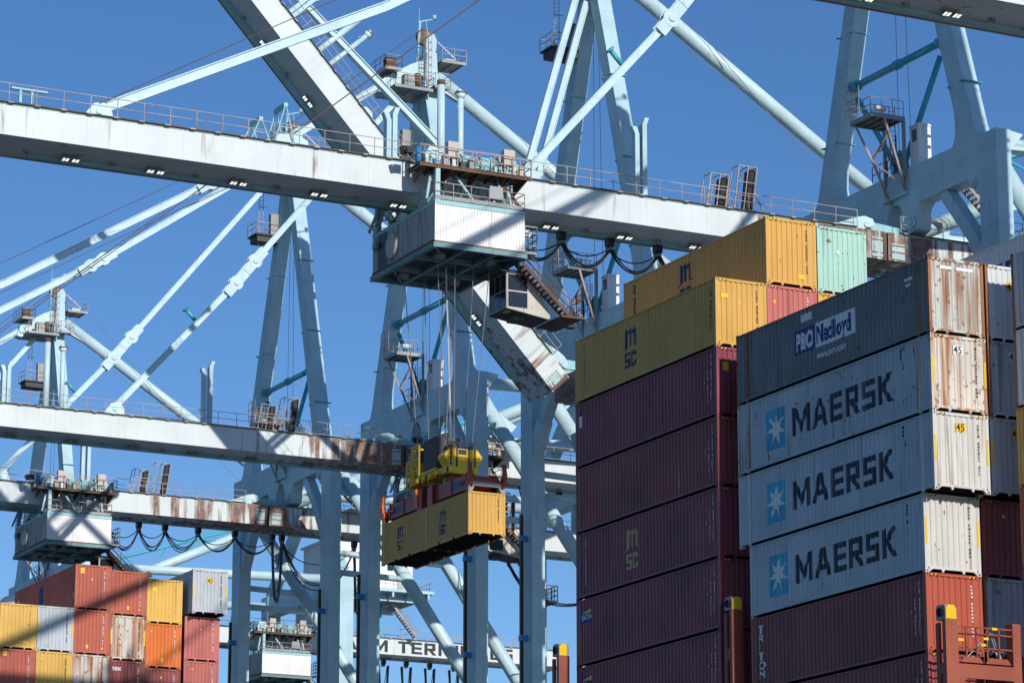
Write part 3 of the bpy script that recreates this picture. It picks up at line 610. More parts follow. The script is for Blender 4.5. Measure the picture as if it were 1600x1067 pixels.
# rails and joint plates beside the hinge
for z, hh in ((BB+.14, .2), (BB+.45, .75), (BB+1.3, .16)): cpart('joint_plate', MB().box(113.75, 114.6, -BW-.05, -BW-.004, z, z+hh), M['plate'], 'boom')
for z, hh in ((BB+.10, .42), (BB+.62, .34), (BB+1.06, .12)): cpart('joint_plate', MB().box(115.3, 116.3, -BW-.05, -BW-.004, z, z+hh), M['plate'], 'girder')
cpart('joint_strap', MB().box(114.62, 114.88, -BW-.07, -BW-.004, BB+.1, BT-.1), M['brown'], 'boom')
for sy in (-1, 1):
    cpart('hinge_bracket', MB().prism([(110.9, BT+.075), (112.9, ZH+.42), (113.5, ZH+.55), (114.1, ZH+.42), (114.3, ZH), (113.3, BT+.075)], 'y', sy*1.55-.18, sy*1.55+.18).tube((XH, sy*1.55-.3, ZH), (XH, sy*1.55+.3, ZH), .22), M['stay'], 'boom')
    cpart('hinge_bracket', MB().prism([(113.0, BT+.075), (113.2, ZH+.3), (113.9, ZH+.4), (117.6, BT+.6), (118.6, BT+.075)], 'y', sy*1.05-.14, sy*1.05+.14), M['aqua'], 'girder')
# stands, posts and racks on the boom
def stay_lug(X, z=0.95):
    return MB().prism([(X-1.3, BT+.075), (X-.3, BT+z+.45), (X+.3, BT+z+.55), (X+.75, BT+z+.2), (X+1.1, BT+.075)], 'y', -.28, .28).tube((X, -.4, BT+z), (X, .4, BT+z), .2)
for X in (60.9, 89.3): cpart('stay_lug', stay_lug(X), M['stay'], 'boom')
for X, hh in ((71.0, 1.9), (72.6, 3.0)):
    a = MB()
    for sy in (-.75, .75):
        a.tube((X-.75, sy, BT+.07), (X, sy, BT+hh), .05, n=6); a.tube((X+.75, sy, BT+.07), (X, sy, BT+hh), .05, n=6)
        a.tube((X-.4, sy, BT+hh*.5), (X+.4, sy, BT+hh*.5), .035, n=6)
    for z in (.5, .98): a.tube((X-.75*(1-z), -.75, BT+hh*z), (X-.75*(1-z), .75, BT+hh*z), .04, n=6)
    a.box(X-.13, X+.13, -.8, .8, BT+hh-.2, BT+hh+.02)
    cpart('rope_stand', a, M['aqua'], 'boom')
cpart('sheave_block', MB().prism([(71.4, BT+.07), (72.3, BT+1.1), (73.5, BT+1.25), (74.2, BT+.9), (74.4, BT+.07)], 'y', -.5, .5).tube((73.2, -.55, BT+.75), (73.2, .55, BT+.75), .16).tube((73.3, -.3, BT+.75), (73.3, .3, BT+.75), .58), M['stay'], 'boom')
for X, sgn in ((79.7, 1), (97.2, 1)):
    for k, hh in (((0, 3.6), (1, 4.0)) if X < 90 else ((0, 5.2), (1, 5.9))):
        x = X+k*(.40 if X < 90 else .55)
        a = MB().box(x-.16, x+.16, -.35, -.29, BT, BT+hh-.5).box(x-.16, x-.10, -.29, .15, BT, BT+hh-.5)
        a.add([(x-.16, -.35, BT+hh-.5), (x+.16, -.35, BT+hh-.5), (x+.36 if k else x-.0, -.30, BT+hh), (x+.06 if k else x-.34, -.30, BT+hh), (x-.16, .15, BT+hh-.5), (x+.16, .15, BT+hh-.5), (x+.36 if k else x, .15, BT+hh), (x+.06 if k else x-.34, .15, BT+hh)], [(0, 1, 2, 3), (7, 6, 5, 4), (0, 3, 7, 4), (1, 5, 6, 2), (3, 2, 6, 7)])
        cpart('guide_post', a, M['crane'], 'boom')
cpart('boom_post', MB().tube((83.4, 0, BT), (83.4, 0, BT+6.0), .25).tube((83.4, 0, BT+6.0), (83.4, 0, BT+6.3), .27, mi=1), [M['stay'], M['brown']], 'boom')
cpart('boom_post', MB().tube((84.75, 0, BT), (84.75, 0, BT+5.5), .2).tube((84.75, 0, BT+5.3), (84.75, 0, BT+5.6), .2, .36).box(84.45, 85.1, -.3, .3, BT+5.6, BT+5.72, 1).tube((84.65, 0, BT+5.72), (84.65, 0, BT+5.98), .26, .08).bar((84.9, 0, BT+5.3), (84.4, -.3, BT+4.6), .06), [M['stay'], M['brown']], 'boom')
rk = MB()
for X, hh in ((101.4, 2.3), (103.4, 3.1)):
    for dx in (0, .7, 1.35):
        for y in (-1.9, -1.0): rk.bar((X+dx, y, BT+.07), (X+dx+hh*.14, y, BT+hh), .06)
        rk.bar((X+dx+hh*.14, -1.9, BT+hh), (X+dx+hh*.14, -1.0, BT+hh), .05)
    for z in (.35, .65, 1.0): rk.bar((X+hh*.14*z, -1.9, BT+hh*z), (X+1.35+hh*.14*z, -1.9, BT+hh*z), .05)
    rk.bar((X+1.35, -1.5, BT+hh*.75), (X+2.6, -1.5, BT+.07), .06)
    rk.prism([(X+1.05, BT+.1), (X+1.5, BT+.1), (X+1.5+hh*.12, BT+hh-.1), (X+1.05+hh*.12, BT+hh-.1)], 'y', -1.6, -.9, 1)
cpart('access_rack', rk, [M['rail'], M['black']], 'boom')
cpart('survey_bracket', MB().box(55.6, 55.75, -1.5, -1.35, BT, BT+1.1).box(56.3, 56.45, -1.5, -1.35, BT, BT+1.1).box(55.1, 57.3, -1.55, -1.3, BT+1.1, BT+1.22), M['aqua'], 'boom')
# ---- waterside portal
legm = MB().box(0, 1.15, -1.0, 1.0, QUAY, 60.6)
for z in (57.0, 45.0, 33.0): legm.box(1.15, 1.3, .55, .85, z, z+.35).box(-.06, 0, -.05, .05, z-.2, z-.1)
LEG = legm.mesh('leg', M['crane'], (0, 0, QUAY))
pole = MB().box(-.62, -.38, -.55, -.30, 8, 49.2)
for z in (47.0, 39.0, 31.0, 23.0): pole.box(-.66, .0, -.62, -.2, z, z+.45, 1)
POLE = pole.mesh('guide_channel', [M['black'], M['blue']], (0, 0, QUAY))
half = [(11.75, 63.1), (11.75, 60.6), (9.75, 60.6), (9.75, 59.15), (9.4, 59.3), (8.5, 60.5), (3.1, 60.5), (2.75, 60.2), (2.62, 59.6), (2.5, 58.75), (1.6, 58.52), (1.2, 59.1), (1.0, 60.0), (.72, 60.6), (.35, 60.95)]
cpart('portal_beam', MB().prism(half+[(-y, z) for y, z in reversed(half)], 'x', 117.0, 118.15), M['crane'], key='portal_beam')
for sy in (-1, 1):
    for y, z, r in ((9.15, 60.05, .34), (2.05, 59.25, .42)):
        cpart('pin', MB().tube((116.9, sy*y, z), (117.02, sy*y, z), r, n=18).tube((116.84, sy*y, z), (116.9, sy*y, z), r*.4, n=12), M['crane'], 'portal_beam')
    cpart('knee_brace', MB().bar((117.57, sy*5.4, 60.48), (117.57, sy*10.2, 54.6), .85, .85, up=(1, 0, 0)).bar((117.57, sy*8.6, 56.6), (117.57, sy*10.4, 53.9), 1.0, 1.0, up=(1, 0, 0)), M['crane'])
    s = sy
    def yy(a, b): return (a, b) if s > 0 else (-b, -a)
    cpart('frame_leg', MB().loft([(63.1, 117.02, 118.13, *yy(6.85, 9.9)), (63.5, 117.02, 118.13, *yy(7.15, 9.6)), (64.2, 117.02, 118.13, *yy(7.28, 9.32)), (65.4, 117.02, 118.13, *yy(7.2, 8.98)), (90.6, 117.05, 118.3, *yy(.08, 1.2))]), M['crane'])
    fn = MB()
    for z in (67.2, 74.6, 82.0):
        k = (z-65.4)/25.2; yi = 7.2+(.08-7.2)*k; yo = 8.98+(1.2-8.98)*k
        cpart('splice_flange', MB().box(116.9, 118.4, *yy(yi-.05, yi+.25), z, z+.06), M['teal']); cpart('splice_flange', MB().box(116.8, 118.4, *yy(yo-.2, yo+.2), z, z+.06), M['teal'])
    cpart('cross_brace', MB().tube((117.6, sy*5.05, 70.0), (117.6, sy*.25, 63.5), .20, n=10), M['teal'])
cpart('cross_tie', MB().tube((117.6, -5.35, 70.95), (117.6, 5.35, 70.95), .26, n=10).tube((117.6, -.3, 70.95), (117.6, .3, 70.95), .34, n=10).tube((117.6, -5.4, 70.95), (117.6, -4.9, 70.95), .4, n=10).tube((117.6, 4.9, 70.95), (117.6, 5.4, 70.95), .4, n=10), M['teal'])
cpart('brace_foot', MB().prism([(-1.0, 63.105), (1.0, 63.105), (.45, 64.6), (0, 64.9), (-.45, 64.6)], 'x', 117.45, 117.75), M['teal'])
# ---- apex
ap = MB().loft([(90.0, 117.04, 118.3, -1.18, 1.18), (91.4, 117.1, 118.4, -1.1, 1.1), (94.6, 117.45, 118.4, -.8, .8)])
ap.prism([(117.5, 94.6), (118.5, 94.6), (118.55, 96.0), (118.3, 96.5), (117.9, 96.5), (117.55, 96.0)], 'y', -.42, .42)
cpart('apex_head', ap, M['crane'], key='apex_head')
cpart('apex_sheave', MB().tube((117.5, -.2, 96.2), (117.5, .2, 96.2), .75, n=20), M['brown'], 'apex_head')
YK = [(112.8, 90.3), (113.4, 90.2), (117.2, 92.4), (117.2, 93.9), (115.8, 93.2), (113.2, 91.5)]
cpart('stay_yoke', MB().prism(YK, 'y', -.62, -.45).prism(YK, 'y', .45, .62).box(114.2, 114.6, -.45, .45, 91.2, 91.6).tube((113.4, -.8, 91.0), (113.4, .8, 91.0), .35), M['stay'], 'apex_head')
pl = MB()
for x0, x1, y0, y1, z in ((113.6, 117.3, -2.4, 1.9, 90.5), (117.4, 118.9, -2.6, -1.2, 90.9), (118.5, 120.9, -1.7, 1.3, 93.7), (113.0, 114.6, -1.6, 1.6, 92.3)):
    pl.box(x0, x1, y0, y1, z, z+.12).box(x0, x1, y0, y0+.12, z-.14, z); 
    for i in range(3): pl.bar((x0+.2+(x1-x0-.4)*i/2, y0+.1, z-.05), (x0+.2+(x1-x0-.4)*i/2, y1-.1, z-.05), .08, .1)
    pl.railing([(x0, y1, z+.12), (x0, y0, z+.12), (x1, y0, z+.12), (x1, y1, z+.12)], step=1.1, t=.04, mi=1)
pl.ladder((117.0, -1.5, 91.0), (117.0, -1.5, 96.2), side=(1, 0, 0), mi=1); pl.ladder((115.4, 2.2, 84.5), (115.4, 2.2, 90.6), side=(1, 0, 0), mi=1)
for z in (85.5, 87.0, 88.5): pl.box(115.0, 115.9, 1.9, 1.94, z, z+.05, 1)
pl.box(113.3, 114.2, -1.2, -.5, 92.42, 93.4, 3).box(114.6, 115.6, -2.2, -1.5, 90.62, 91.7, 0).tube((115.9, -2.1, 90.7), (115.9, -2.1, 91.9), .3, n=10, mi=3)
for z in (91.6, 92.3, 93.0, 93.7, 94.4, 95.1, 95.8): pl.box(116.7, 117.3, -2.05, -2.0, z, z+.05, 1).box(116.68, 116.72, -2.05, -1.5, z, z+.05, 1).box(117.28, 117.32, -2.05, -1.5, z, z+.05, 1)
for xx in (116.7, 117.0, 117.3): pl.bar((xx, -2.05, 91.6), (xx, -2.05, 96.0), .035, .035, 1)
pl.box(119.4, 120.4, -.4, .4, 93.85, 94.4, 2).tube((118.8, 0, 96.0), (120.6, -.2, 94.5), .05, n=6, mi=2)
cpart('apex_platform', pl, [M['galv'], M['rail'], M['white'], M['brown']], 'apex_head')
for yv in (.2, -1.3): cpart('lift_wire', MB().tube((117.65, yv*.4, 94), (117.65, yv, 63.1), .022, n=5), M['wire'])
cpart('beacon_mast', MB().tube((116.6, -.2, 92.0), (117.0, -.2, 97.6), .16, .12, n=8).bar((116.8, -.2, 97.5), (118.4, -.2, 98.0), .1).tube((118.4, -.2, 97.95), (118.4, -.2, 98.35), .2, n=8).bar((116.9, -.2, 97.6), (116.9, -.2, 98.8), .04).bar((117.6, -.2, 97.7), (117.9, -.2, 95.0), .05), M['aqua'], 'apex_head')
lp = MB().box(114.6, 117.0, 1.4, 3.6, 85.6, 85.75).box(114.8, 117.0, 1.6, 3.4, 85.0, 85.6, 0).railing([(117.0, 3.6, 85.75), (114.6, 3.6, 85.75), (114.6, 1.4, 85.75), (117.0, 1.4, 85.75)], step=1.0, t=.04, mi=1)
lp.box(116.2, 117.02, 1.6, 2.2, 85.75, 87.9, 2)
cpart('leg_platform', lp, [M['darksteel'], M['rail'], M['galv']])
# ---- service tower and booth on the portal beam
dz = 66.55
tw = MB().box(114.3, 116.95, -1.55, .95, dz, dz+.14)
for i in range(5): tw.box(114.3+.62*i, 114.38+.62*i, -1.55, .95, dz-.14, dz)
tw.box(114.3, 116.95, -1.62, -1.55, dz-.16, dz+.16).box(114.3, 116.95, .95, 1.02, dz-.16, dz+.16)
cpart('service_platform', tw, M['galv'], key='service_platform')
cpart('railing', MB().railing([(116.9, .95, dz+.14), (114.3, .95, dz+.14), (114.3, -1.55, dz+.14), (116.9, -1.55, dz+.14)], step=.9, t=.04).railing([(114.0, .95, dz+.2), (114.0, -.6, dz+.2)], h=2.0, rails=(.6, 1.2, 1.9), step=.7, t=.045), M['rail'], 'service_platform')
cpart('storage_drum', MB().tube((115.4, -.4, dz+.95), (116.2, -.4, dz+.95), .2, n=10), M['white'], 'service_platform')
for a, b, r in (((116.9, -1.5, dz), (116.9, -1.5, 61.6), .11), ((116.95, .9, dz), (116.95, .9, 61.9), .11), ((115.3, -1.55, dz), (116.9, -1.5, 61.7), .09), ((114.6, .9, dz), (115.6, .4, 64.0), .08), ((115.6, .4, 64.0), (116.95, .3, 61.0), .08), ((115.6, .4, 64.0), (115.9, -1.2, 65.6), .06), ((115.6, .4, 64.0), (116.8, -1.4, 62.0), .06), ((115.5, .4, 64.1), (116.9, .9, 65.2), .06)):
    cpart('strut', MB().bar(a, b, r*1.7, r*1.7), M['rail' if r < .1 else 'galv'], 'service_platform')
cpart('wall_bracket', MB().box(116.75, 116.998, -1.6, 1.1, 61.3, 61.55).box(116.93, 116.998, -1.6, 1.1, 61.55, 62.4), M['crane'], 'service_platform')
cpart('ladder', MB().ladder((116.6, -.6, 63.2), (116.6, -.6, dz+1.1), side=(1, 0, 0)).ladder((117.2, .2, 63.2), (117.2, .2, 66.0), side=(1, 0, 0)).railing([(116.9, -1.3, 63.1), (116.9, 2.4, 63.1)], step=.9), M['darksteel'], 'service_platform')
bo = MB().box(117.35, 118.35, -2.55, -1.55, 63.3, 65.95).prism([(117.3, 65.95), (118.4, 65.95), (118.3, 66.1), (117.35, 66.1)], 'y', -2.6, -1.5).box(117.34, 117.352, -2.35, -1.8, 64.9, 65.75, 1).box(117.5, 118.2, -2.4, -1.7, 63.1, 63.3, 2)
cpart('control_booth', bo, [M['dirtywhite' if False else 'white'], M['greenglass'], M['hole']])
# ---- stays
NODE = (149.5, 0, 73.4)
cpart('backstay', MB().tube((118.6, 0, 92.7), NODE, .62, n=24).bar((118.2, 0, 92.0), (122.5, 0, 90.0), .5, .3), M['stay'], key='backstay')
cpart('hanging_cable', MB().path(curve_pts((121.0, -1.0, 94.2), (148.0, -1.0, 70.0), 1.2), .03, 5).path(curve_pts((122.0, -.95, 89.6), (132.0, -.95, 83.4), .9), .03, 5), M['wire'], 'backstay')
cpart('ridge_tube', MB().tube((118.15, 0, 58.95), NODE, .55, n=20), M['stay'])
cpart('ridge_chord', MB().tube((118.15, 0, 63.0), (145.5, 0, 71.8), .17, n=8), M['teal'], key='ridge_chord')
for xt, xb in ((126.0, 123.0), (126.0, 129.0), (132.0, 131.0), (136.0, 135.0), (136.0, 138.0)):
    cpart('lacing_bar', MB().tube((xt, 0, 63.0+(xt-118.15)*.3217), (xb, .35 if xb < xt else -.35, 58.95+(xb-118.15)*.461+.4), .1, n=6), M['teal'], 'ridge_chord')
for sy in (-1, 1):
    y = sy*10.85
    cpart('side_tube', MB().tube((118.1, y, 62.3), (148.9, y, 63.2), .52, n=18), M['stay'])
    cpart('side_diagonal', MB().tube((118.0, y, 60.9), (148.6, y, 18.0), .6, n=18), M['stay'], key='side_diagonal')
    for z in (52.7, 50.9):
        xd = 118.0+(60.9-z)/1.402
        cpart('side_strut', MB().tube((118.1, y, z), (xd-.2, y, z-.15), .28, n=10).prism([(xd-.6, z-.3), (xd+1.2, z-.22), (xd-.6, z+.15)], 'y', y-.03, y+.03), M['stay'])
    g = MB().prism([(118.14, 62.9), (120.6, 62.05), (118.14, 61.9)], 'y', y-.5, y-.42).prism([(118.14, 61.4), (120.4, 57.6), (118.14, 59.8)], 'y', y-.45, y-.40).prism([(118.14, 60.8), (121.3, 58.9), (120.9, 58.4), (118.14, 58.0)], 'y', y+.1, y+.16).prism([(118.14, 63.1), (119.2, 62.95), (118.14, 61.7)], 'y', y-.8, y+.8)
    cpart('gusset', g, M['stay'])
    cpart('rear_leg', MB().box(148.8, 150.5, sy*10.75-1.0, sy*10.75+1.0, QUAY, 64.3), M['crane'])
    cpart('rear_frame_leg', MB().bar((149.65, sy*10.6, 64.3), (149.65, sy*.5, 73.6), 1.2, 1.2, up=(1, 0, 0)), M['crane'])
cpart('rear_beam', MB().box(148.9, 150.4, -9.75, 9.75, 61.9, 64.2), M['crane'])
cpart('rear_hanger', MB().box(149.0, 150.3, -1.6, -1.2, BT, 61.9).box(149.0, 150.3, 1.2, 1.6, BT, 61.9), M['crane'])
cpart('rear_node', MB().box(148.6, 150.6, -1.2, 1.2, 72.4, 74.6), M['crane'])
# ---- machinery house on the rear girder
hs = MB()
for (ax, fx, a, b) in (('y', -4.6, 151.2, 161.3), ('y', 4.6, 151.2, 161.3)):
    m = int((b-a)/.35); vs = []
    for i in range(m*2+1): u = a+(b-a)*i/(m*2); vs += [(u, fx+(.05 if i % 2 else 0), 63.6), (u, fx+(.05 if i % 2 else 0), 69.3)]
    hs.add(vs, [(2*i, 2*i+2, 2*i+3, 2*i+1) for i in range(m*2)])
hs.box(151.2, 151.26, -4.6, 4.6, 63.6, 69.3).box(161.24, 161.3, -4.6, 4.6, 63.6, 69.3).box(150.9, 161.6, -4.9, 4.9, 69.3, 69.55)
cpart('machinery_house', hs, M['white'], key='machinery_house')
cpart('door', MB().box(159.3, 160.2, -4.66, -4.56, 63.6, 65.7), M['cabin'], 'machinery_house'); cpart('window', MB().box(158.0, 158.7, -4.66, -4.56, 66.0, 67.2), M['glass'], 'machinery_house')
pf = MB().box(149.8, 163.3, -6.4, 6.4, 63.2, 63.55)
for i in range(6): pf.box(151+2.3*i, 151.25+2.3*i, -6.3, 6.3, 62.6, 63.2)
pf.box(150.0, 163.0, -4.8, -4.4, 62.3, 63.2).box(150.0, 163.0, 4.4, 4.8, 62.3, 63.2)
cpart('house_platform', pf, M['crane'], key='house_platform')
for X in (152.5, 158.5): 
    for sy in (-1.4, 1.4): cpart('support_post', MB().box(X-.2, X+.2, sy-.2, sy+.2, BT, 62.6), M['teal'], 'house_platform')
cpart('railing', MB().railing([(149.8, -6.3, 63.55), (163.2, -6.3, 63.55), (163.2, 6.3, 63.55)], step=1.0, t=.045), M['rail'], 'house_platform')
def stairs(mb, a, b, w, n, mi=0, side=Vector((0, 1, 0)), rail=True):
    a, b = Vector(a), Vector(b); sd = side*(w/2)
    for s in (-1, 1):
        mb.bar(a+sd*s, b+sd*s, .06, .24, mi)
        if rail:
            for t in (0, .33, .66, 1): c = a.lerp(b, t)+sd*s; mb.bar(c, c+Vector((0, 0, 1.0)), .04, .04, mi)
            for h in (.5, 1.0): mb.bar(a+sd*s+Vector((0, 0, h)), b+sd*s+Vector((0, 0, h)), .04, .04, mi)
    d = (b-a); hx = Vector((d.x, d.y, 0)).normalized()*.13
    for i in range(n):
        c = a.lerp(b, (i+.5)/n); mb.add([c-sd-hx, c+sd-hx, c+sd+hx, c-sd+hx, c-sd-hx+Vector((0, 0, .04)), c+sd-hx+Vector((0, 0, .04)), c+sd+hx+Vector((0, 0, .04)), c-sd+hx+Vector((0, 0, .04))], [(3, 2, 1, 0), (4, 5, 6, 7), (0, 1, 5, 4), (1, 2, 6, 5), (2, 3, 7, 6), (3, 0, 4, 7)], mi)
st = MB(); stairs(st, (158.3, -3.2, 63.2), (162.4, -3.2, BT+.1), .9, 16); cpart('stairs', st, M['rail'], 'house_platform')
st = MB(); stairs(st, (119.0, -3.9, 62.5), (123.4, -3.9, BT+.1), .8, 16); st.box(118.2, 119.2, -4.6, -3.2, 62.4, 62.5); st.box(118.15, 118.4, -4.3, -3.5, 62.0, 62.4).railing([(118.2, -4.5, 62.5), (119.2, -4.5, 62.5)], step=.5); cpart('stairs', st, M['rail'])
st = MB(); st.box(122.5, 125.0, -4.4, -2.1, BT-.05, BT+.05).railing([(122.5, -4.4, BT+.05), (125, -4.4, BT+.05), (125, -2.1, BT+.05)], step=.8); cpart('stair_landing', st, M['galv'])
# ---- forestays (boom down) and folded stays (boom up), boom hoist ropes
def stay_bar(p, qq, wd=.30, hh=.55):
    a, b = Vector((p[0], 0, p[1])), Vector((qq[0], 0, qq[1])); d = (b-a).normalized(); nn = Vector((-d.z, 0, d.x))*(hh/2-.035)
    return MB().bar(a, b, wd*.45, hh-.08).bar(a+nn, b+nn, wd, .07).bar(a-nn, b-nn, wd, .07)
def stay_joint(p, d=(1, 1), r=.62):
    m = MB()
    for s in (-.24, .24): m.tube((p[0], s-.07, p[1]), (p[0], s+.07, p[1]), r, n=16)
    m.tube((p[0], -.42, p[1]), (p[0], .42, p[1]), r*.4, n=12)
    D = Vector((d[0], 0, d[1])).normalized(); c = Vector((p[0], 0, p[1]))
    for s in (-.24, .24): m.bar(c+Vector((0, s, 0))-D*1.35, c+Vector((0, s, 0))+D*1.35, .1, .86)
    return m
ORD = [(60.9, 59.4), (79.5, 68.9), (97.4, 79.9), (98.6, 80.7), (113.2, 91.0)]
INN = [(89.3, 59.4), (99.9, 71.35), (101.6, 73.5), (116.0, 91.4)]
for nm, pts, w_, h_ in (('outer_forestay', ORD, .32, .62), ('inner_forestay', INN, .30, .50)):
    for k, (a, b) in enumerate(zip(pts[:-1], pts[1:])):
        cpart(nm, stay_bar(a, b, w_, h_*(.75 if k == len(pts)-3 else 1)), M['stay'], only='down', key=nm+str(k))
    for p in pts[-3:-1]: cpart('stay_joint', stay_joint(p, (1, .65) if nm[0] == 'o' else (1, 1.25)), M['stay'], only='down')
cpart('damper', MB().bar((97.0, 0, 66.3), (96.1, 0, 67.2), .3, .3).box(95.7, 96.3, -.3, .3, 67.15, 67.3) if False else MB().tube((96.3, 0, 67.7), (95.5, 0, 68.5), .17, n=8).tube((95.5, 0, 68.5), (95.4, 0, 68.6), .32, n=10), M['teal'], only='down')
rp = MB()
for yv in (-.45, -.15, .2, .5): rp.tube((73.3, yv, BT+1.25), (117.2, yv, 96.9), .035, n=5)
rp.tube((60.9, -.3, BT+1.4), (116.9, -.3, 92.9), .03, n=5)
cpart('boom_hoist_rope', rp, M['rope'], only='down')
for a, b in (((117.0, 93.0), (110.2, 69.8)), ((118.0, 93.0), (111.3, 69.6))): cpart('folded_forestay', stay_bar(a, b, .34, .55), M['stay'], only='up')
cpart('folded_forestay', stay_bar((110.6, 69.6), (80.0, 95.6), .5, .55), M['stay'], only='up')
cpart('stay_joint', stay_joint((110.6, 69.8), (1, -.5)), M['stay'], only='up')
rp = MB()
for yv in (-.4, .4): rp.tube((85.5, yv, 87.9), (117.2, yv, 96.9), .035, n=5)
cpart('boom_hoist_rope', rp, M['rope'], only='up')

CRANE_GROUP = 'pale blue ship-to-shore cranes along the quay'
CR = {}
def festoon(root, Yc, carriers, loops):
    for X in carriers:
        me = MB().box(-.22, .22, -.3, .3, -.45, -.02).tube((0, -.35, -.5), (0, .35, -.5), .16, n=10, mi=0).box(-.12, .12, -.32, .32, -.78, -.62, 1).mesh('cable_carrier', [M['black'], M['galv']])
        link('cable_carrier', me, root, (X-117, 1.07, BB-.2-QUAY))
    for x0, x1, sag in loops:
        m = MB(); r = random.Random(int(x0*10))
        for k in range(5):
            y = -.28+.14*k; sg = sag*(1+r.uniform(-.14, .14))*(1.0 if k < 4 else .45)
            z0 = BB-.85
            if x1-x0 < 1.2 or sag > 3.5:   # long narrow hanging loop
                pts = []; n = 18
                for i in range(n+1):
                    t = i/n; pts.append(Vector((x0+(x1-x0)*t, y, z0-sg*(1-abs(2*t-1)**2.6))))
            else: pts = curve_pts((x0, y, z0), (x1, y, z0), sg)
            m.path(pts, .045 if sag < 3.5 else .05, 6)
        o = link('festoon_loop', m.mesh('festoon_loop', M['black'], CO), root, (0, 1.07, 0))
def crane(n, Yc, label, angle=0.0, apm=False):
    root = thing('gantry_crane', label, 'crane', (117.0, Yc, QUAY), CRANE_GROUP)
    ob = {}
    mode = 'up' if angle else 'down'
    hl = (XH-117.0, 0, ZH-QUAY)
    for key, name, me, par, only in PARTS:
        if only and only != mode: continue
        top = key in ('boom', 'girder')
        o = link(name, me, ob[par] if par else root, hl if top else (0, 0, 0))
        if key not in ob: ob[key] = o
        elif key == 'side_diagonal': ob[key] = o
        if name == 'floodlight' and n > 2: o.material_slots[1].link = 'OBJECT'; o.material_slots[1].material = M['lens_off']
        if key == 'boom' and angle: o.material_slots[0].link = 'OBJECT'; o.material_slots[0].material = M['boomlight']
        if key == 'boom': o.rotation_euler = (0, rad(angle), 0)
    for sy in (-1, 1):
        link('leg', LEG, root, (0, sy*10.75, 0)); link('guide_channel', POLE, root, (0, sy*10.75+.35, 0))
    CR[n] = (root, ob, Yc)
    if apm:
        lt, wd = word('APM TERMINALS', 7.0, 1.15); k = .2593
        for ps in lt:
            vs = MB()
            for p in ps: vs.prism([(153.59+u*k, BB+.26+v*.2) for u, v in p], 'y', -BW-.02, -BW-.006)
            link('letter', vs.mesh('letter', M['ink'], HO), ob['girder'])
    return root
crane(0, 130.0, 'nearest gantry crane, only its boom underside crossing the upper right corner')
crane(1, 174.4, 'gantry crane whose long white boom crosses the whole upper picture')
crane(2, 217.6, 'gantry crane with its boom raised steeply, hinge beside the maroon stack', angle=47.2)
crane(3, 249.3, 'gantry crane behind the hanging yellow containers, boom ending in rust at picture centre')
crane(4, 279.5, 'gantry crane carrying the lower left trolley, rust stained boom behind the middle legs')
crane(5, 349.0, 'farthest gantry crane, dark lettering on its rear girder', apm=True)
r1 = CR[1][0]
festoon(CR[1][0], 174.4, [92.4, 95.9, 99.4, 102.9, 106.4], [(88.6, 92.4, 1.5), (92.4, 95.9, 1.5), (95.9, 99.4, 1.5), (99.4, 102.9, 1.5), (102.9, 106.4, 1.5)])
festoon(CR[4][0], 279.5, [103.3, 105.9, 109.2, 112.9, 116.7, 117.7, 125.2, 126.1], [(100.4, 103.3, 1.9), (103.3, 105.9, 1.7), (105.9, 109.2, 1.6), (109.2, 112.9, 1.5), (112.9, 116.7, 1.3), (116.7, 117.7, 5.2), (117.7, 125.2, 3.9), (125.2, 126.1, 6.0)])
festoon(CR[5][0], 349.0, [160.2, 163.2, 166.3, 169.5, 172.6], [(159.6, 160.8, 6), (162.6, 163.8, 6), (165.7, 166.9, 6), (168.9, 170.1, 6), (172.0, 173.2, 6), (152.0, 157.5, 3.0)])
tc3 = MB()
for k in range(3):
    tc3.path(curve_pts((124.8, -.2+.15*k, 51.6), (128.8, -.2+.15*k, 46.4-.12*k), 1.0), .05, 6); tc3.path(curve_pts((130.0, -.2+.15*k, 46.2-.1*k), (141.0, -.2+.15*k, 53.0), 2.2), .05, 6)
link('festoon_loop', tc3.mesh('festoon_loop', M['black'], CO), CR[3][0])
link('cable_tow_cage', MB().box(128.6, 130.4, -.9, .9, 46.0, 46.2).railing([(130.3, .9, 46.2), (130.3, -.9, 46.2), (128.7, -.9, 46.2), (128.7, .9, 46.2)], h=1.3, rails=(.45, .9, 1.3), step=.6, t=.06).bar((127.0, 0, BB-.2), (128.9, 0, 46.3), .09).tube((129.2, -.6, 45.8), (129.2, .6, 45.8), .3, n=10).mesh('cable_tow_cage', M['darksteel'], CO), CR[3][0])
festoon(CR[3][0], 249.3, [131.5, 137.5], [(126.2, 127.0, 6.5)])

# ------------------------------------------------------------------ trolleys
TP = []
def tpart(name, mb, mats, key=None, parent=None): TP.append((key or name, name, mb.mesh(name, mats), parent))
# local frame: x along boom from the trolley centre, y from the boom axis, z = 0 at the frame underside (52.45)
ZT = 52.45
def clad(a, b, fx, axis, z0, z1, pitch=.19, depth=.035, sgn=1):
    m = MB(); n = int((b-a)/pitch); us = []
    for i in range(n): us += [(a+pitch*i, 0), (a+pitch*(i+.45), 0), (a+pitch*(i+.55), depth), (a+pitch*(i+.9), depth)]
    us += [(a+pitch*n, 0), (b, 0)]; vs = []
    for u, d in us:
        for z in (z0, z1): vs.append((u, fx+sgn*d, z) if axis == 'y' else (fx+sgn*d, u, z))
    return m.add(vs, [(2*i, 2*i+2, 2*i+3, 2*i+1) for i in range(len(us)-1)])
HX0, HX1, HY0, HY1 = -3.05, 3.0, -4.5, 4.55
tpart('house_wall', clad(HX0, HX1, HY0, 'y', .3, 2.72), M['white'])
tpart('house_wall', clad(HY0, HY1, HX0, 'x', .3, 2.72), M['dirtywhite'], key='wall_w')
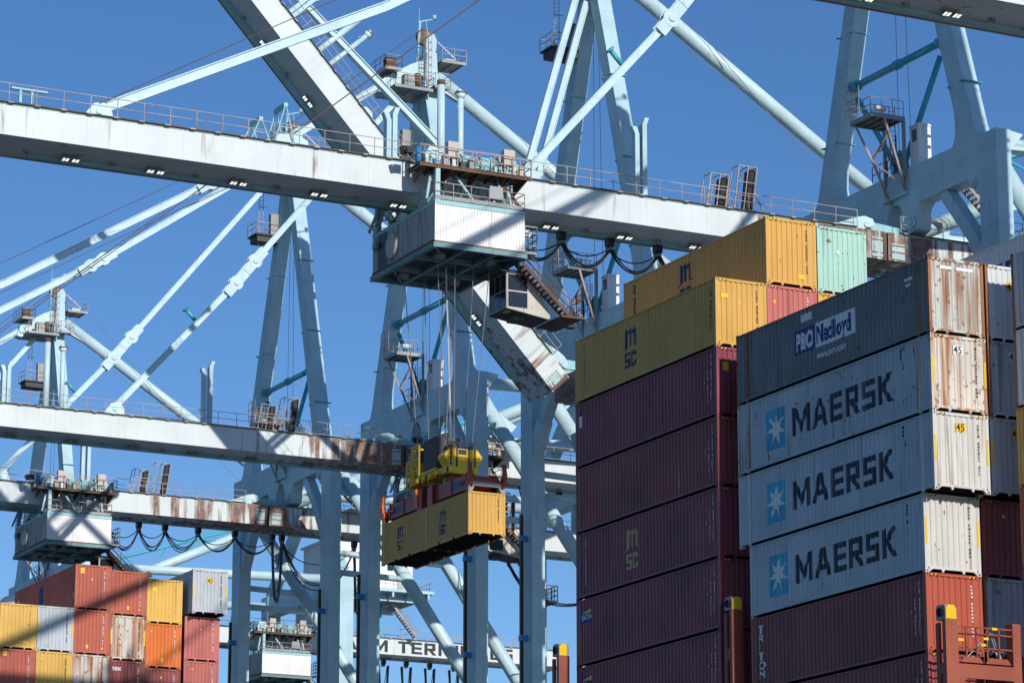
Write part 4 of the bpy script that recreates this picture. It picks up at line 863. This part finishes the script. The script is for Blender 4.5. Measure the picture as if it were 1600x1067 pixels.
tpart('house_wall', clad(HX0, HX1, HY1, 'y', .3, 2.72, sgn=-1), M['white'])
tpart('house_wall', clad(HY0, HY1, HX1, 'x', .3, 2.72, sgn=-1), M['white'])
tpart('corner_trim', MB().box(HX0-.03, HX0+.06, HY0-.03, HY0+.06, .3, 2.72), M['white'])
tpart('house_roof', MB().box(HX0-.03, HX1+.03, HY0-.03, HY1+.03, 2.72, 2.98), M['aqua'])
tpart('dish_cover', MB().tube((HX0+.02, 1.6, 1.55), (HX0-.18, 1.6, 1.55), .95, .7, n=24), M['cabin'])
tpart('warning_lamp', MB().box(HX0-.25, HX0-.02, 3.6, 4.1, 1.9, 2.3), M['galv'])
tpart('grime_panel', MB().box(HX0-.02, HX0-.004, 2.35, 3.75, .3, 2.72), M['black'])
bf = MB()
for y in (HY0, -1.5, 1.5, HY1): bf.box(HX0, HX1, y-.12, y+.12, 0, .3)
for x in (HX0, -1.05, 1.0, HX1): bf.box(x-.13, x+.13, HY0-.1, HY1+.1, -.02, .28)
bf.bar((HX0, HY0, .1), (-1.0, -1.5, .1), .14).bar((1.0, -1.5, .1), (HX1, HY0, .1), .14).bar((HX0, 1.5, .1), (-1, HY1, .1), .14)
tpart('base_frame', bf, M['darkteal'], key='base_frame')
tpart('floor_plate', MB().box(HX0+.1, HX1-.1, HY0+.1, HY1-.1, .3, .34), M['darksteel'])
sv = MB()
for x, y in ((-1.9, -2.6), (1.6, -2.6), (-1.9, 2.6), (1.6, 2.6)): sv.tube((x-.35, y, .12), (x+.35, y, .12), .3, n=12)
tpart('rope_sheave', sv, M['galv'], parent='base_frame')
tpart('base_trim', MB().box(HX0-.06, HX1+.06, HY0-.06, HY0-.035, .02, .3), M['aqua'], parent='base_frame')
tpart('rusty_sill', MB().box(HX0-.045, HX1+.045, HY0-.045, HY0-.03, .3, .42).box(HX0-.045, HX0-.03, HY0, HY1, .3, .5), M['brown'], parent='base_frame')
for sy in (-1, 1):
    y0 = -4.5 if sy < 0 else 2.6; y1 = -2.6 if sy < 0 else 4.5
    d = MB().box(-4.1, 3.45, y0, y1, 5.14, 5.2).box(-4.1, 3.45, y0 if sy < 0 else y1-.08, y0+.08 if sy < 0 else y1, 5.0, 5.24)
    for i in range(8): d.box(-4.0+1.02*i, -3.9+1.02*i, y0, y1, 4.96, 5.1)
    tpart('hoist_platform', d, M['brown'], key='plat%d' % sy)
    yo = y0 if sy < 0 else y1
    tpart('railing', MB().railing([(-4.1, sy*2.5, 5.24), (-4.1, yo, 5.24), (3.45, yo, 5.24), (3.45, sy*2.5, 5.24)], step=1.25, t=.05), M['rail'], parent='plat%d' % sy)
    ym = sy*3.55
    for a, b in ((-2.6, -2.95), (-1.3, -.1), (1.6, 1.9), (2.2, 2.3), (-2.9, -3.5)):
        tpart('strut', MB().tube((b, sy*4.2, 2.98), (a, ym, 5.0), .10, n=8), M['crane'])
    tpart('strut', MB().bar((3.0, sy*4.3, 2.98), (1.9, ym, 4.9), .16, .24), M['brown'])
    tpart('post', MB().box(HX0+.05, HX0+.35, sy*4.3-.15, sy*4.3+.15, 2.98, 5.0), M['crane'])
    tpart('bogie', MB().box(-3.4, 3.2, sy*2.42-.1, sy*2.42+.1, 5.3, 5.62).box(-3.3, -2.5, sy*1.75-.12, sy*2.42, 6.06, 6.3).box(2.3, 3.1, sy*1.75-.12, sy*2.42, 6.06, 6.3).box(-3.1, -2.7, sy*2.42-.1, sy*2.42+.1, 5.6, 6.2).box(2.5, 2.9, sy*2.42-.1, sy*2.42+.1, 5.6, 6.2), M['aqua'])
    tpart('railing', MB().railing([(HX0, sy*2.2, 2.98), (HX0, sy*4.5, 2.98), (HX1, sy*4.5, 2.98), (HX1, sy*2.2, 2.98)], step=1.3, t=.045), M['rail'])
    z = 5.3
    for x in (-2.9, 2.2):
        g = MB().prism([(x-.55, z), (x+.6, z), (x+.7, z+.7), (x+.3, z+1.1), (x-.3, z+1.15), (x-.6, z+.6)], 'y', ym-.45, ym+.35)
        g.tube((x, ym-.55, z+.65), (x, ym-.44, z+.65), .3, n=14); tpart('gearbox', g, M['stay'])
    for x0, x1 in ((-1.0, -.25), (.05, 1.35)):
        g = MB().tube((x0, ym, z+.62), (x1, ym, z+.62), .42, n=16).tube((x0-.1, ym, z+.62), (x0, ym, z+.62), .3, n=14).tube((x1, ym, z+.62), (x1+.15, ym, z+.62), .34, n=14).box(x0, x1, ym-.3, ym+.3, z-.05, z+.3); tpart('motor', g, M['aqua'])
    for x in (-2.1, 1.7): 
        g = MB().box(x, x+.75, ym-.75, ym-.25, z+.55, z+1.55).box(x+.05, x+.12, ym-.7, ym-.6, z-.02, z+.55).box(x+.63, x+.7, ym-.7, ym-.6, z-.02, z+.55); tpart('electrical_cabinet', g, M['beige'])
    tpart('brake_unit', MB().tube((-3.75, ym, z), (-3.75, ym, z+1.15), .2, n=10).tube((-3.35, ym, z), (-3.35, ym, z+.9), .16, n=10), M['blue'])
    tpart('brake_unit', MB().box(2.75, 3.1, ym-.4, ym+.3, z, z+.7).tube((3.25, ym, z), (3.25, ym, z+.9), .1, n=8), M['blue'])
    if sy < 0: tpart('hand_wheel', MB().tube((2.9, ym-.55, z+.35), (2.9, ym-.42, z+.35), .26, n=16), M['yellow'])
    rr = random.Random(5+sy)
    for k in range(12):
        x = -3.6+.58*k; hh = rr.uniform(.25, .75); ww = rr.uniform(.16, .34); yv = ym+rr.choice((-.7, -.6, .45))
        tpart('valve_box', MB().box(x, x+ww, yv-.14, yv+.14, z-.05, z-.05+hh), M[rr.choice(('stay', 'galv', 'aqua', 'beige', 'blue', 'darksteel'))])
    for k in range(9):
        x = -3.3+.75*k; tpart('conduit', MB().path([(x, ym-.55, z-.02), (x+.1, ym-.6, z+rr.uniform(.3, .9)), (x+.5, ym-.45, z+rr.uniform(.4, 1.0)), (x+.6, ym-.4, z)], .045, 6), M[rr.choice(('galv', 'darksteel', 'stay'))])
    for a, b in ((-2.9, -1.6), (-1.6, -.4), (-.4, .8), (.8, 2.0), (2.0, 2.9)):
        tpart('lattice_bar', MB().bar((a, sy*2.55, 2.98), (b, sy*2.55, 5.05), .09).bar((b, sy*2.55, 2.98), (b, sy*2.55, 5.05), .08), M['darkteal'])
    for a in (-3.6, -1.8, 0, 1.8, 3.2): tpart('platform_bracket', MB().prism([(y0 if sy < 0 else y1, 5.0), (sy*2.6, 5.0), (sy*2.6, 4.45)], 'x', a-.04, a+.04), M['brown'])
    tpart('cable_tray', MB().box(-3.0, 2.9, sy*4.42-.06, sy*4.42+.06, 3.05, 3.3), M['galv'])
    tpart('winch_housing', MB().box(-2.4, -1.9, sy*3.0-.2, sy*3.0+.2, 2.985, 3.6).box(.1, .5, sy*3.1-.2, sy*3.1+.2, 2.985, 3.9), M['darksteel'])
    pp = MB()
    for k in range(7): x = -3.0+.9*k; pp.tube((x, ym-.1, z), (x+.2, ym, z+.5+.1*(k % 3)), .06, n=6)
    pp.tube((-3.2, ym+.35, z+1.0), (3.2, ym+.35, z+1.0), .07, n=8).box(-.2, .15, ym-.3, ym+.3, z+.1, z+.9).box(1.5, 1.65, ym-.4, ym+.4, z+.15, z+1.15)
    tpart('pipework', pp, M['galv'])
    tpart('coupling', MB().tube((-2.3, ym, z+.6), (-1.1, ym, z+.6), .12, n=10).tube((1.5, ym, z+.6), (2.0, ym, z+.6), .14, n=10), M['beige'])
tpart('junction_box', MB().box(.6, 1.5, -4.55, -4.15, 3.5, 4.3).box(.9, 1.05, -4.4, -4.3, 2.98, 3.5), M['galv'])
tpart('floodlight', MB().box(-4.7, -4.2, -3.9, -3.5, 5.9, 6.3).tube((-4.7, -3.7, 6.1), (-4.95, -3.7, 6.0), .26, n=12), M['black'])
tpart('side_ladder', MB().railing([(3.05, -4.4, .5), (3.9, -4.4, .5), (3.9, -2.6, .5)], h=1.6, rails=(.4, .8, 1.2, 1.6), step=.7, t=.06).box(3.0, 3.9, -4.4, -2.6, .38, .5), M['galv'])
# operator cabin
CX, CY0, CY1, CZ0, CZ1 = 2.35, -3.3, -.95, -2.85, -.62
cb = MB().prism([(CX, CZ0+.0), (CX+2.95, CZ0-.42), (CX+3.05, CZ0-.15), (CX+1.55, CZ1), (CX, CZ1)], 'y', CY0, CY1)
tpart('operator_cabin', cb, M['cabin'], key='operator_cabin')
tpart('cabin_roof', MB().box(CX-.4, CX+1.7, CY0-.12, CY1+.12, CZ1+.003, CZ1+.16), M['darksteel'], parent='operator_cabin')
tpart('window', MB().box(CX+.12, CX+1.42, CY0-.02, CY0-.004, CZ0+1.15, CZ1-.1), M['glass'], parent='operator_cabin')
tpart('window', MB().box(CX+.14, CX+1.42, CY0-.02, CY0-.004, CZ0+.1, CZ0+1.05), M['glass'], parent='operator_cabin')
for k in range(3):
    for z0, z1 in ((CZ0+.08, CZ0+1.1), (CZ0+1.16, CZ1-.06)):
        y0 = CY0+.08+k*.75; tpart('window', MB().box(CX-.02, CX-.004, y0, y0+.66, z0, z1), M['glass'], parent='operator_cabin')
for xx in (CX+.06, CX+1.46): tpart('window_frame', MB().box(xx-.03, xx+.03, CY0-.035, CY0-.003, CZ0+.06, CZ1-.04), M['cabin'], parent='operator_cabin')
tpart('wiper', MB().bar((CX+.3, CY0-.03, CZ0+1.2), (CX+1.1, CY0-.03, CZ0+1.75), .03), M['black'], parent='operator_cabin')
tpart('cabin_floor', MB().prism([(CX, CZ0-.05), (CX+2.95, CZ0-.47), (CX+2.95, CZ0-.43), (CX, CZ0-.01)], 'y', CY0-.02, CY1+.02).box(CX+.9, CX+1.6, CY0+.6, CY1-.6, CZ0-.5, CZ0-.15), M['darksteel'], parent='operator_cabin')
tpart('footwell_light', MB().box(CX+.15, CX+.55, CY0+.3, CY0+.9, CZ0-.12, CZ0-.09), M['yellow'], parent='operator_cabin')
for sy in (CY0+.2, CY1-.2):
    tpart('hanger', MB().bar((CX+.2, sy, CZ1+.16), (CX+.2, sy, -.0), .12).bar((CX+1.3, sy, CZ1+.16), (CX+.65, sy, 0), .12), M['darksteel'], parent='operator_cabin')
st = MB(); stairs(st, (3.05, -3.9, -.25), (6.2, -3.9, -3.15), .75, 13); tpart('stairs', st, M['brown'])
lk = MB().box(5.6, 7.1, -4.4, -1.0, -3.32, -3.2).railing([(7.1, -4.35, -3.2), (7.1, -1.0, -3.2)], step=.8).railing([(6.3, -4.35, -3.2), (7.1, -4.35, -3.2)], step=.8)
lk.box(6.7, 6.95, -4.3, -4.1, -2.3, -1.7)
tpart('cabin_landing', lk, M['brown'])
tpart('cable_duct', MB().bar((3.3, -2.6, .3), (5.0, -2.6, -1.5), .5, .12).tube((4.6, -3.0, -1.5), (5.3, -3.0, -1.9), .14, n=8), M['cabin'])
tpart('work_lamp', MB().tube((5.9, -2.5, -3.55), (5.9, -2.5, -3.75), .2, .3, n=10).tube((6.6, -3.6, -3.55), (6.6, -3.6, -3.75), .2, .3, n=10), M['darksteel'])
def trolley(Xc, Yc, label):
    t = thing('crane_trolley', label, 'trolley', (Xc, Yc, ZT), 'trolleys under the crane booms'); ob = {}
    for key, name, me, par in TP:
        o = link(name, me, ob[par] if par else t)
        if key not in ob: ob[key] = o
    return t
t1 = trolley(83.95, 174.4, 'white ribbed crane trolley under the big upper boom, hoisting yellow containers')
trolley(120.0, 249.3, 'crane trolley half hidden behind the hanging yellow containers')
trolley(95.6, 279.5, 'white ribbed crane trolley above the red containers at the lower left')
trolley(145.4, 349.0, 'small distant crane trolley between the two left centre legs')
trolley(127.0, 217.6, 'crane trolley on the girder behind the maroon stack')
# hoist ropes of the working trolley
for dx, dy in ((-1.9, -2.4), (-1.9, 2.4), (-.6, -2.2), (-.6, 2.2), (.7, -2.2), (.7, 2.2), (1.7, -2.4), (1.7, 2.4)):
    link('hoist_rope', MB().tube((dx, dy, .1), (dx*.5-.1, dy*.8, 41.3-ZT), .028, n=5).mesh('hoist_rope', M['wire']), t1)
link('spreader_cable', MB().path(curve_pts((-.3, -.3, .1), (.2, -.1, 41.6-ZT), 0), .06, 6).mesh('spreader_cable', M['cabin']), t1)

# ------------------------------------------------------------------ spreader with head block
SX, SY, SZ = 83.62, 174.4, 37.4
sp = thing('spreader', 'red container spreader with yellow head block holding two yellow containers', 'spreader', (SX, SY, SZ))
def P(name, mb, m, parent=None): return link(name, mb.mesh(name, m), parent or sp)
P('main_beam', MB().box(-.55, .55, -5.6, 5.6, .35, 1.05), M['red'])
for y0, y1 in ((-5.4, -1.3), (1.3, 5.4)):
    for sx in (-1, 1): P('side_beam', MB().box(*sorted((sx*.56, sx*1.0)), y0, y1, .22, 1.12).box(*sorted((sx*.5, sx*1.05)), y0, y0+.1, .16, 1.2).box(*sorted((sx*.5, sx*1.05)), y1-.1, y1, .16, 1.2).box(*sorted((sx*.5, sx*1.05)), (y0+y1)/2-.05, (y0+y1)/2+.05, .16, 1.2), M['red'])
for y0 in (-4.9, 3.4): P('maker_panel', MB().box(-1.012, -1.002, y0, y0+1.4, .45, .9), M['pblue'])
for sy in (-1, 1):
    y = sy*5.95
    e = MB().prism([(-1.21, .02), (-.95, .02), (-.78, .35), (.78, .35), (.95, .02), (1.21, .02), (1.21, .62), (-1.21, .62)], 'y', y-.12, y+.12)
    for x in (-1.02, 1.02): e.tube((x, y-.13, .35), (x, y-.121, .35), .1, n=12, mi=1); e.tube((x, y+.121, .35), (x, y+.13, .35), .1, n=12, mi=1)
    P('end_beam', e, [CM['rustpost'] if sy > 0 else M['galv'], M['hole']])
    P('end_beam_cover', MB().prism([(-1.15, .625), (-.85, 1.15), (-.5, .95), (.5, .95), (.85, 1.1), (1.15, .625)], 'y', y-sy*.7-.5, y-sy*.7+.5), M['red'])
    for x in (-1.1, 1.1):
        a = MB().bar((x, y+sy*.1, .5), (x*1.05, y+sy*.2, 1.2), .24, .28).bar((x*1.05, y+sy*.2, 1.15), (x*1.02, y+sy*.12, 1.75), .2, .22).tube((x-.15, y, .5), (x+.15, y, .5), .2, n=10)
        P('flipper_arm', a, M['orange'] if sy > 0 else M['red'])
for y in (-.75, .75):
    P('twin_lock_unit', MB().box(-1.2, -.86, y-.35, y+.35, .0, 1.15).box(.86, 1.2, y-.35, y+.35, .0, 1.15).box(-1.15, 1.15, y-.2, y+.2, 1.06, 1.3), M['red'])
P('hydraulic_hose', MB().path(curve_pts((-.9, -.2, 1.3), (-.9, 1.6, .9), .3), .05, 6).path(curve_pts((-.9, .3, 1.2), (-.9, 2.2, .9), .4), .05, 6), M['black'])
P('flipper_arm', MB().bar((-1.15, 1.0, .2), (-1.25, 1.1, 1.3), .2, .25), M['orange'])
hb = MB().box(-.95, -.7, -2.9, 2.9, 1.75, 2.15).box(.7, .95, -2.9, 2.9, 1.75, 2.15)
for y in (-2.7, -1.2, .3, 2.7): hb.box(-.95, .95, y-.12, y+.12, 1.7, 2.1)
P('head_block', hb, M['yellow'])
for y in (-2.0, 2.0): P('locking_post', MB().box(-.5, .5, y-.25, y+.25, 1.05, 1.72), M['red'])
GP = [(-1.15, 2.7), (-.75, 2.1), (1.0, 2.1), (1.35, 2.7), (1.35, 2.85), (1.05, 3.25), (-.8, 3.25), (-1.15, 2.85)]
P('sheave_guard', MB().prism(GP, 'y', -2.72, -1.75), M['yellow'])
for xx in (-.75, -.35, .45, .85): P('guard_rib', MB().box(xx-.04, xx+.04, -2.80, -2.725, 2.12, 3.24), M['darksteel'])
P('guard_rib', MB().box(-1.0, 1.2, -2.79, -2.725, 2.72, 2.80), M['yellow'])
P('label_plate', MB().box(-.25, .3, -2.735, -2.724, 2.9, 3.2), M['ink'])
for xx in (-.55, .75):
    P('head_sheave', MB().tube((xx, -2.55, 3.2), (xx, -2.4, 3.2), .36, n=18).tube((xx, -2.1, 3.2), (xx, -1.95, 3.2), .36, n=18), M['darksteel'])
    P('guard_hoop', MB().path([(xx-.46, -2.68, 3.24), (xx-.3, -2.68, 3.62), (xx+.3, -2.68, 3.62), (xx+.46, -2.68, 3.24)], .03, 6), M['darksteel'])
for xx, yv in ((-.95, -1.4), (-.95, .2), (-.95, 1.0), (.95, -.6)): P('hydraulic_hose', MB().path(curve_pts((xx, yv, 2.0), (xx*1.05, yv+.7, .9), .35, 8), .04, 6), M['black'])
for yv in (-1.5, -.6, .4, 1.4): P('valve_box', MB().box(-1.12, -.97, yv-.16, yv+.16, 1.78, 2.02), M['yellow'])
P('cable_basket', MB().box(-.85, .85, -.9, .9, 2.35, 4.3), M['darksteel'])
P('basket_base', MB().box(-.95, .95, -1.0, 1.0, 2.16, 2.345), M['yellow'])
cg = MB()
for x in (-1.0, 1.0):
    for y in (1.2, 2.2, 2.95): cg.bar((x, y, 1.75), (x, y, 4.1 if y < 2.5 else 3.3), .1)
    for z in (2.6, 3.3): cg.bar((x, 1.2, z), (x, 2.95, z), .08)
    cg.bar((x, 1.2, 4.1), (x, 2.2, 4.1), .1).bar((x, 1.2, 2.2), (x, 2.2, 4.0), .07)
for z in (2.3, 3.3): cg.bar((-1, 2.95, z), (1, 2.95, z), .08)
cg.bar((-1, 2.2, 4.1), (1, 2.2, 4.1), .1).box(-.9, .9, 2.5, 2.9, 2.2, 3.1)
for x in (-1.0, 1.0):
    for y in (1.5, 1.85, 2.55): cg.bar((x, y, 1.75), (x, y, 3.3), .05)
    cg.bar((x, -1.0, 2.2), (x, 1.2, 2.2), .08); cg.bar((x, 2.2, 3.3), (x, 1.2, 4.1), .06)
for x in (-.6, -.2, .2, .6): cg.bar((x, 2.95, 1.8), (x, 2.95, 3.3), .05)
P('access_cage', cg, M['yellow'])
P('power_box', MB().box(-.5, .5, -1.6, -1.15, 1.1, 1.72), M['galv'])

# ------------------------------------------------------------------ small things on the ship and quay
dm = thing('satellite_dome', 'pale satellite dome behind the leftmost yellow container', 'dome', (70.3, 216, 11.5))
d = MB(); n = 20
rings = [(1.05*math.cos(a), 36.2+1.15*math.sin(a)) for a in [i*math.pi/2/8 for i in range(9)]]
for (r0, z0), (r1, z1) in zip([(1.0, 35.6)]+rings[:-1], rings): d.tube((70.3, 216, z0), (70.3, 216, z1), r0, max(r1, .02), n=n)
link('dome', d.mesh('dome', M['white'], (70.3, 216, 11.5)), dm)
link('pedestal', MB().tube((70.3, 216, 11.5), (70.3, 216, 35.6), .3).mesh('pedestal', M['white'], (70.3, 216, 11.5)), dm)
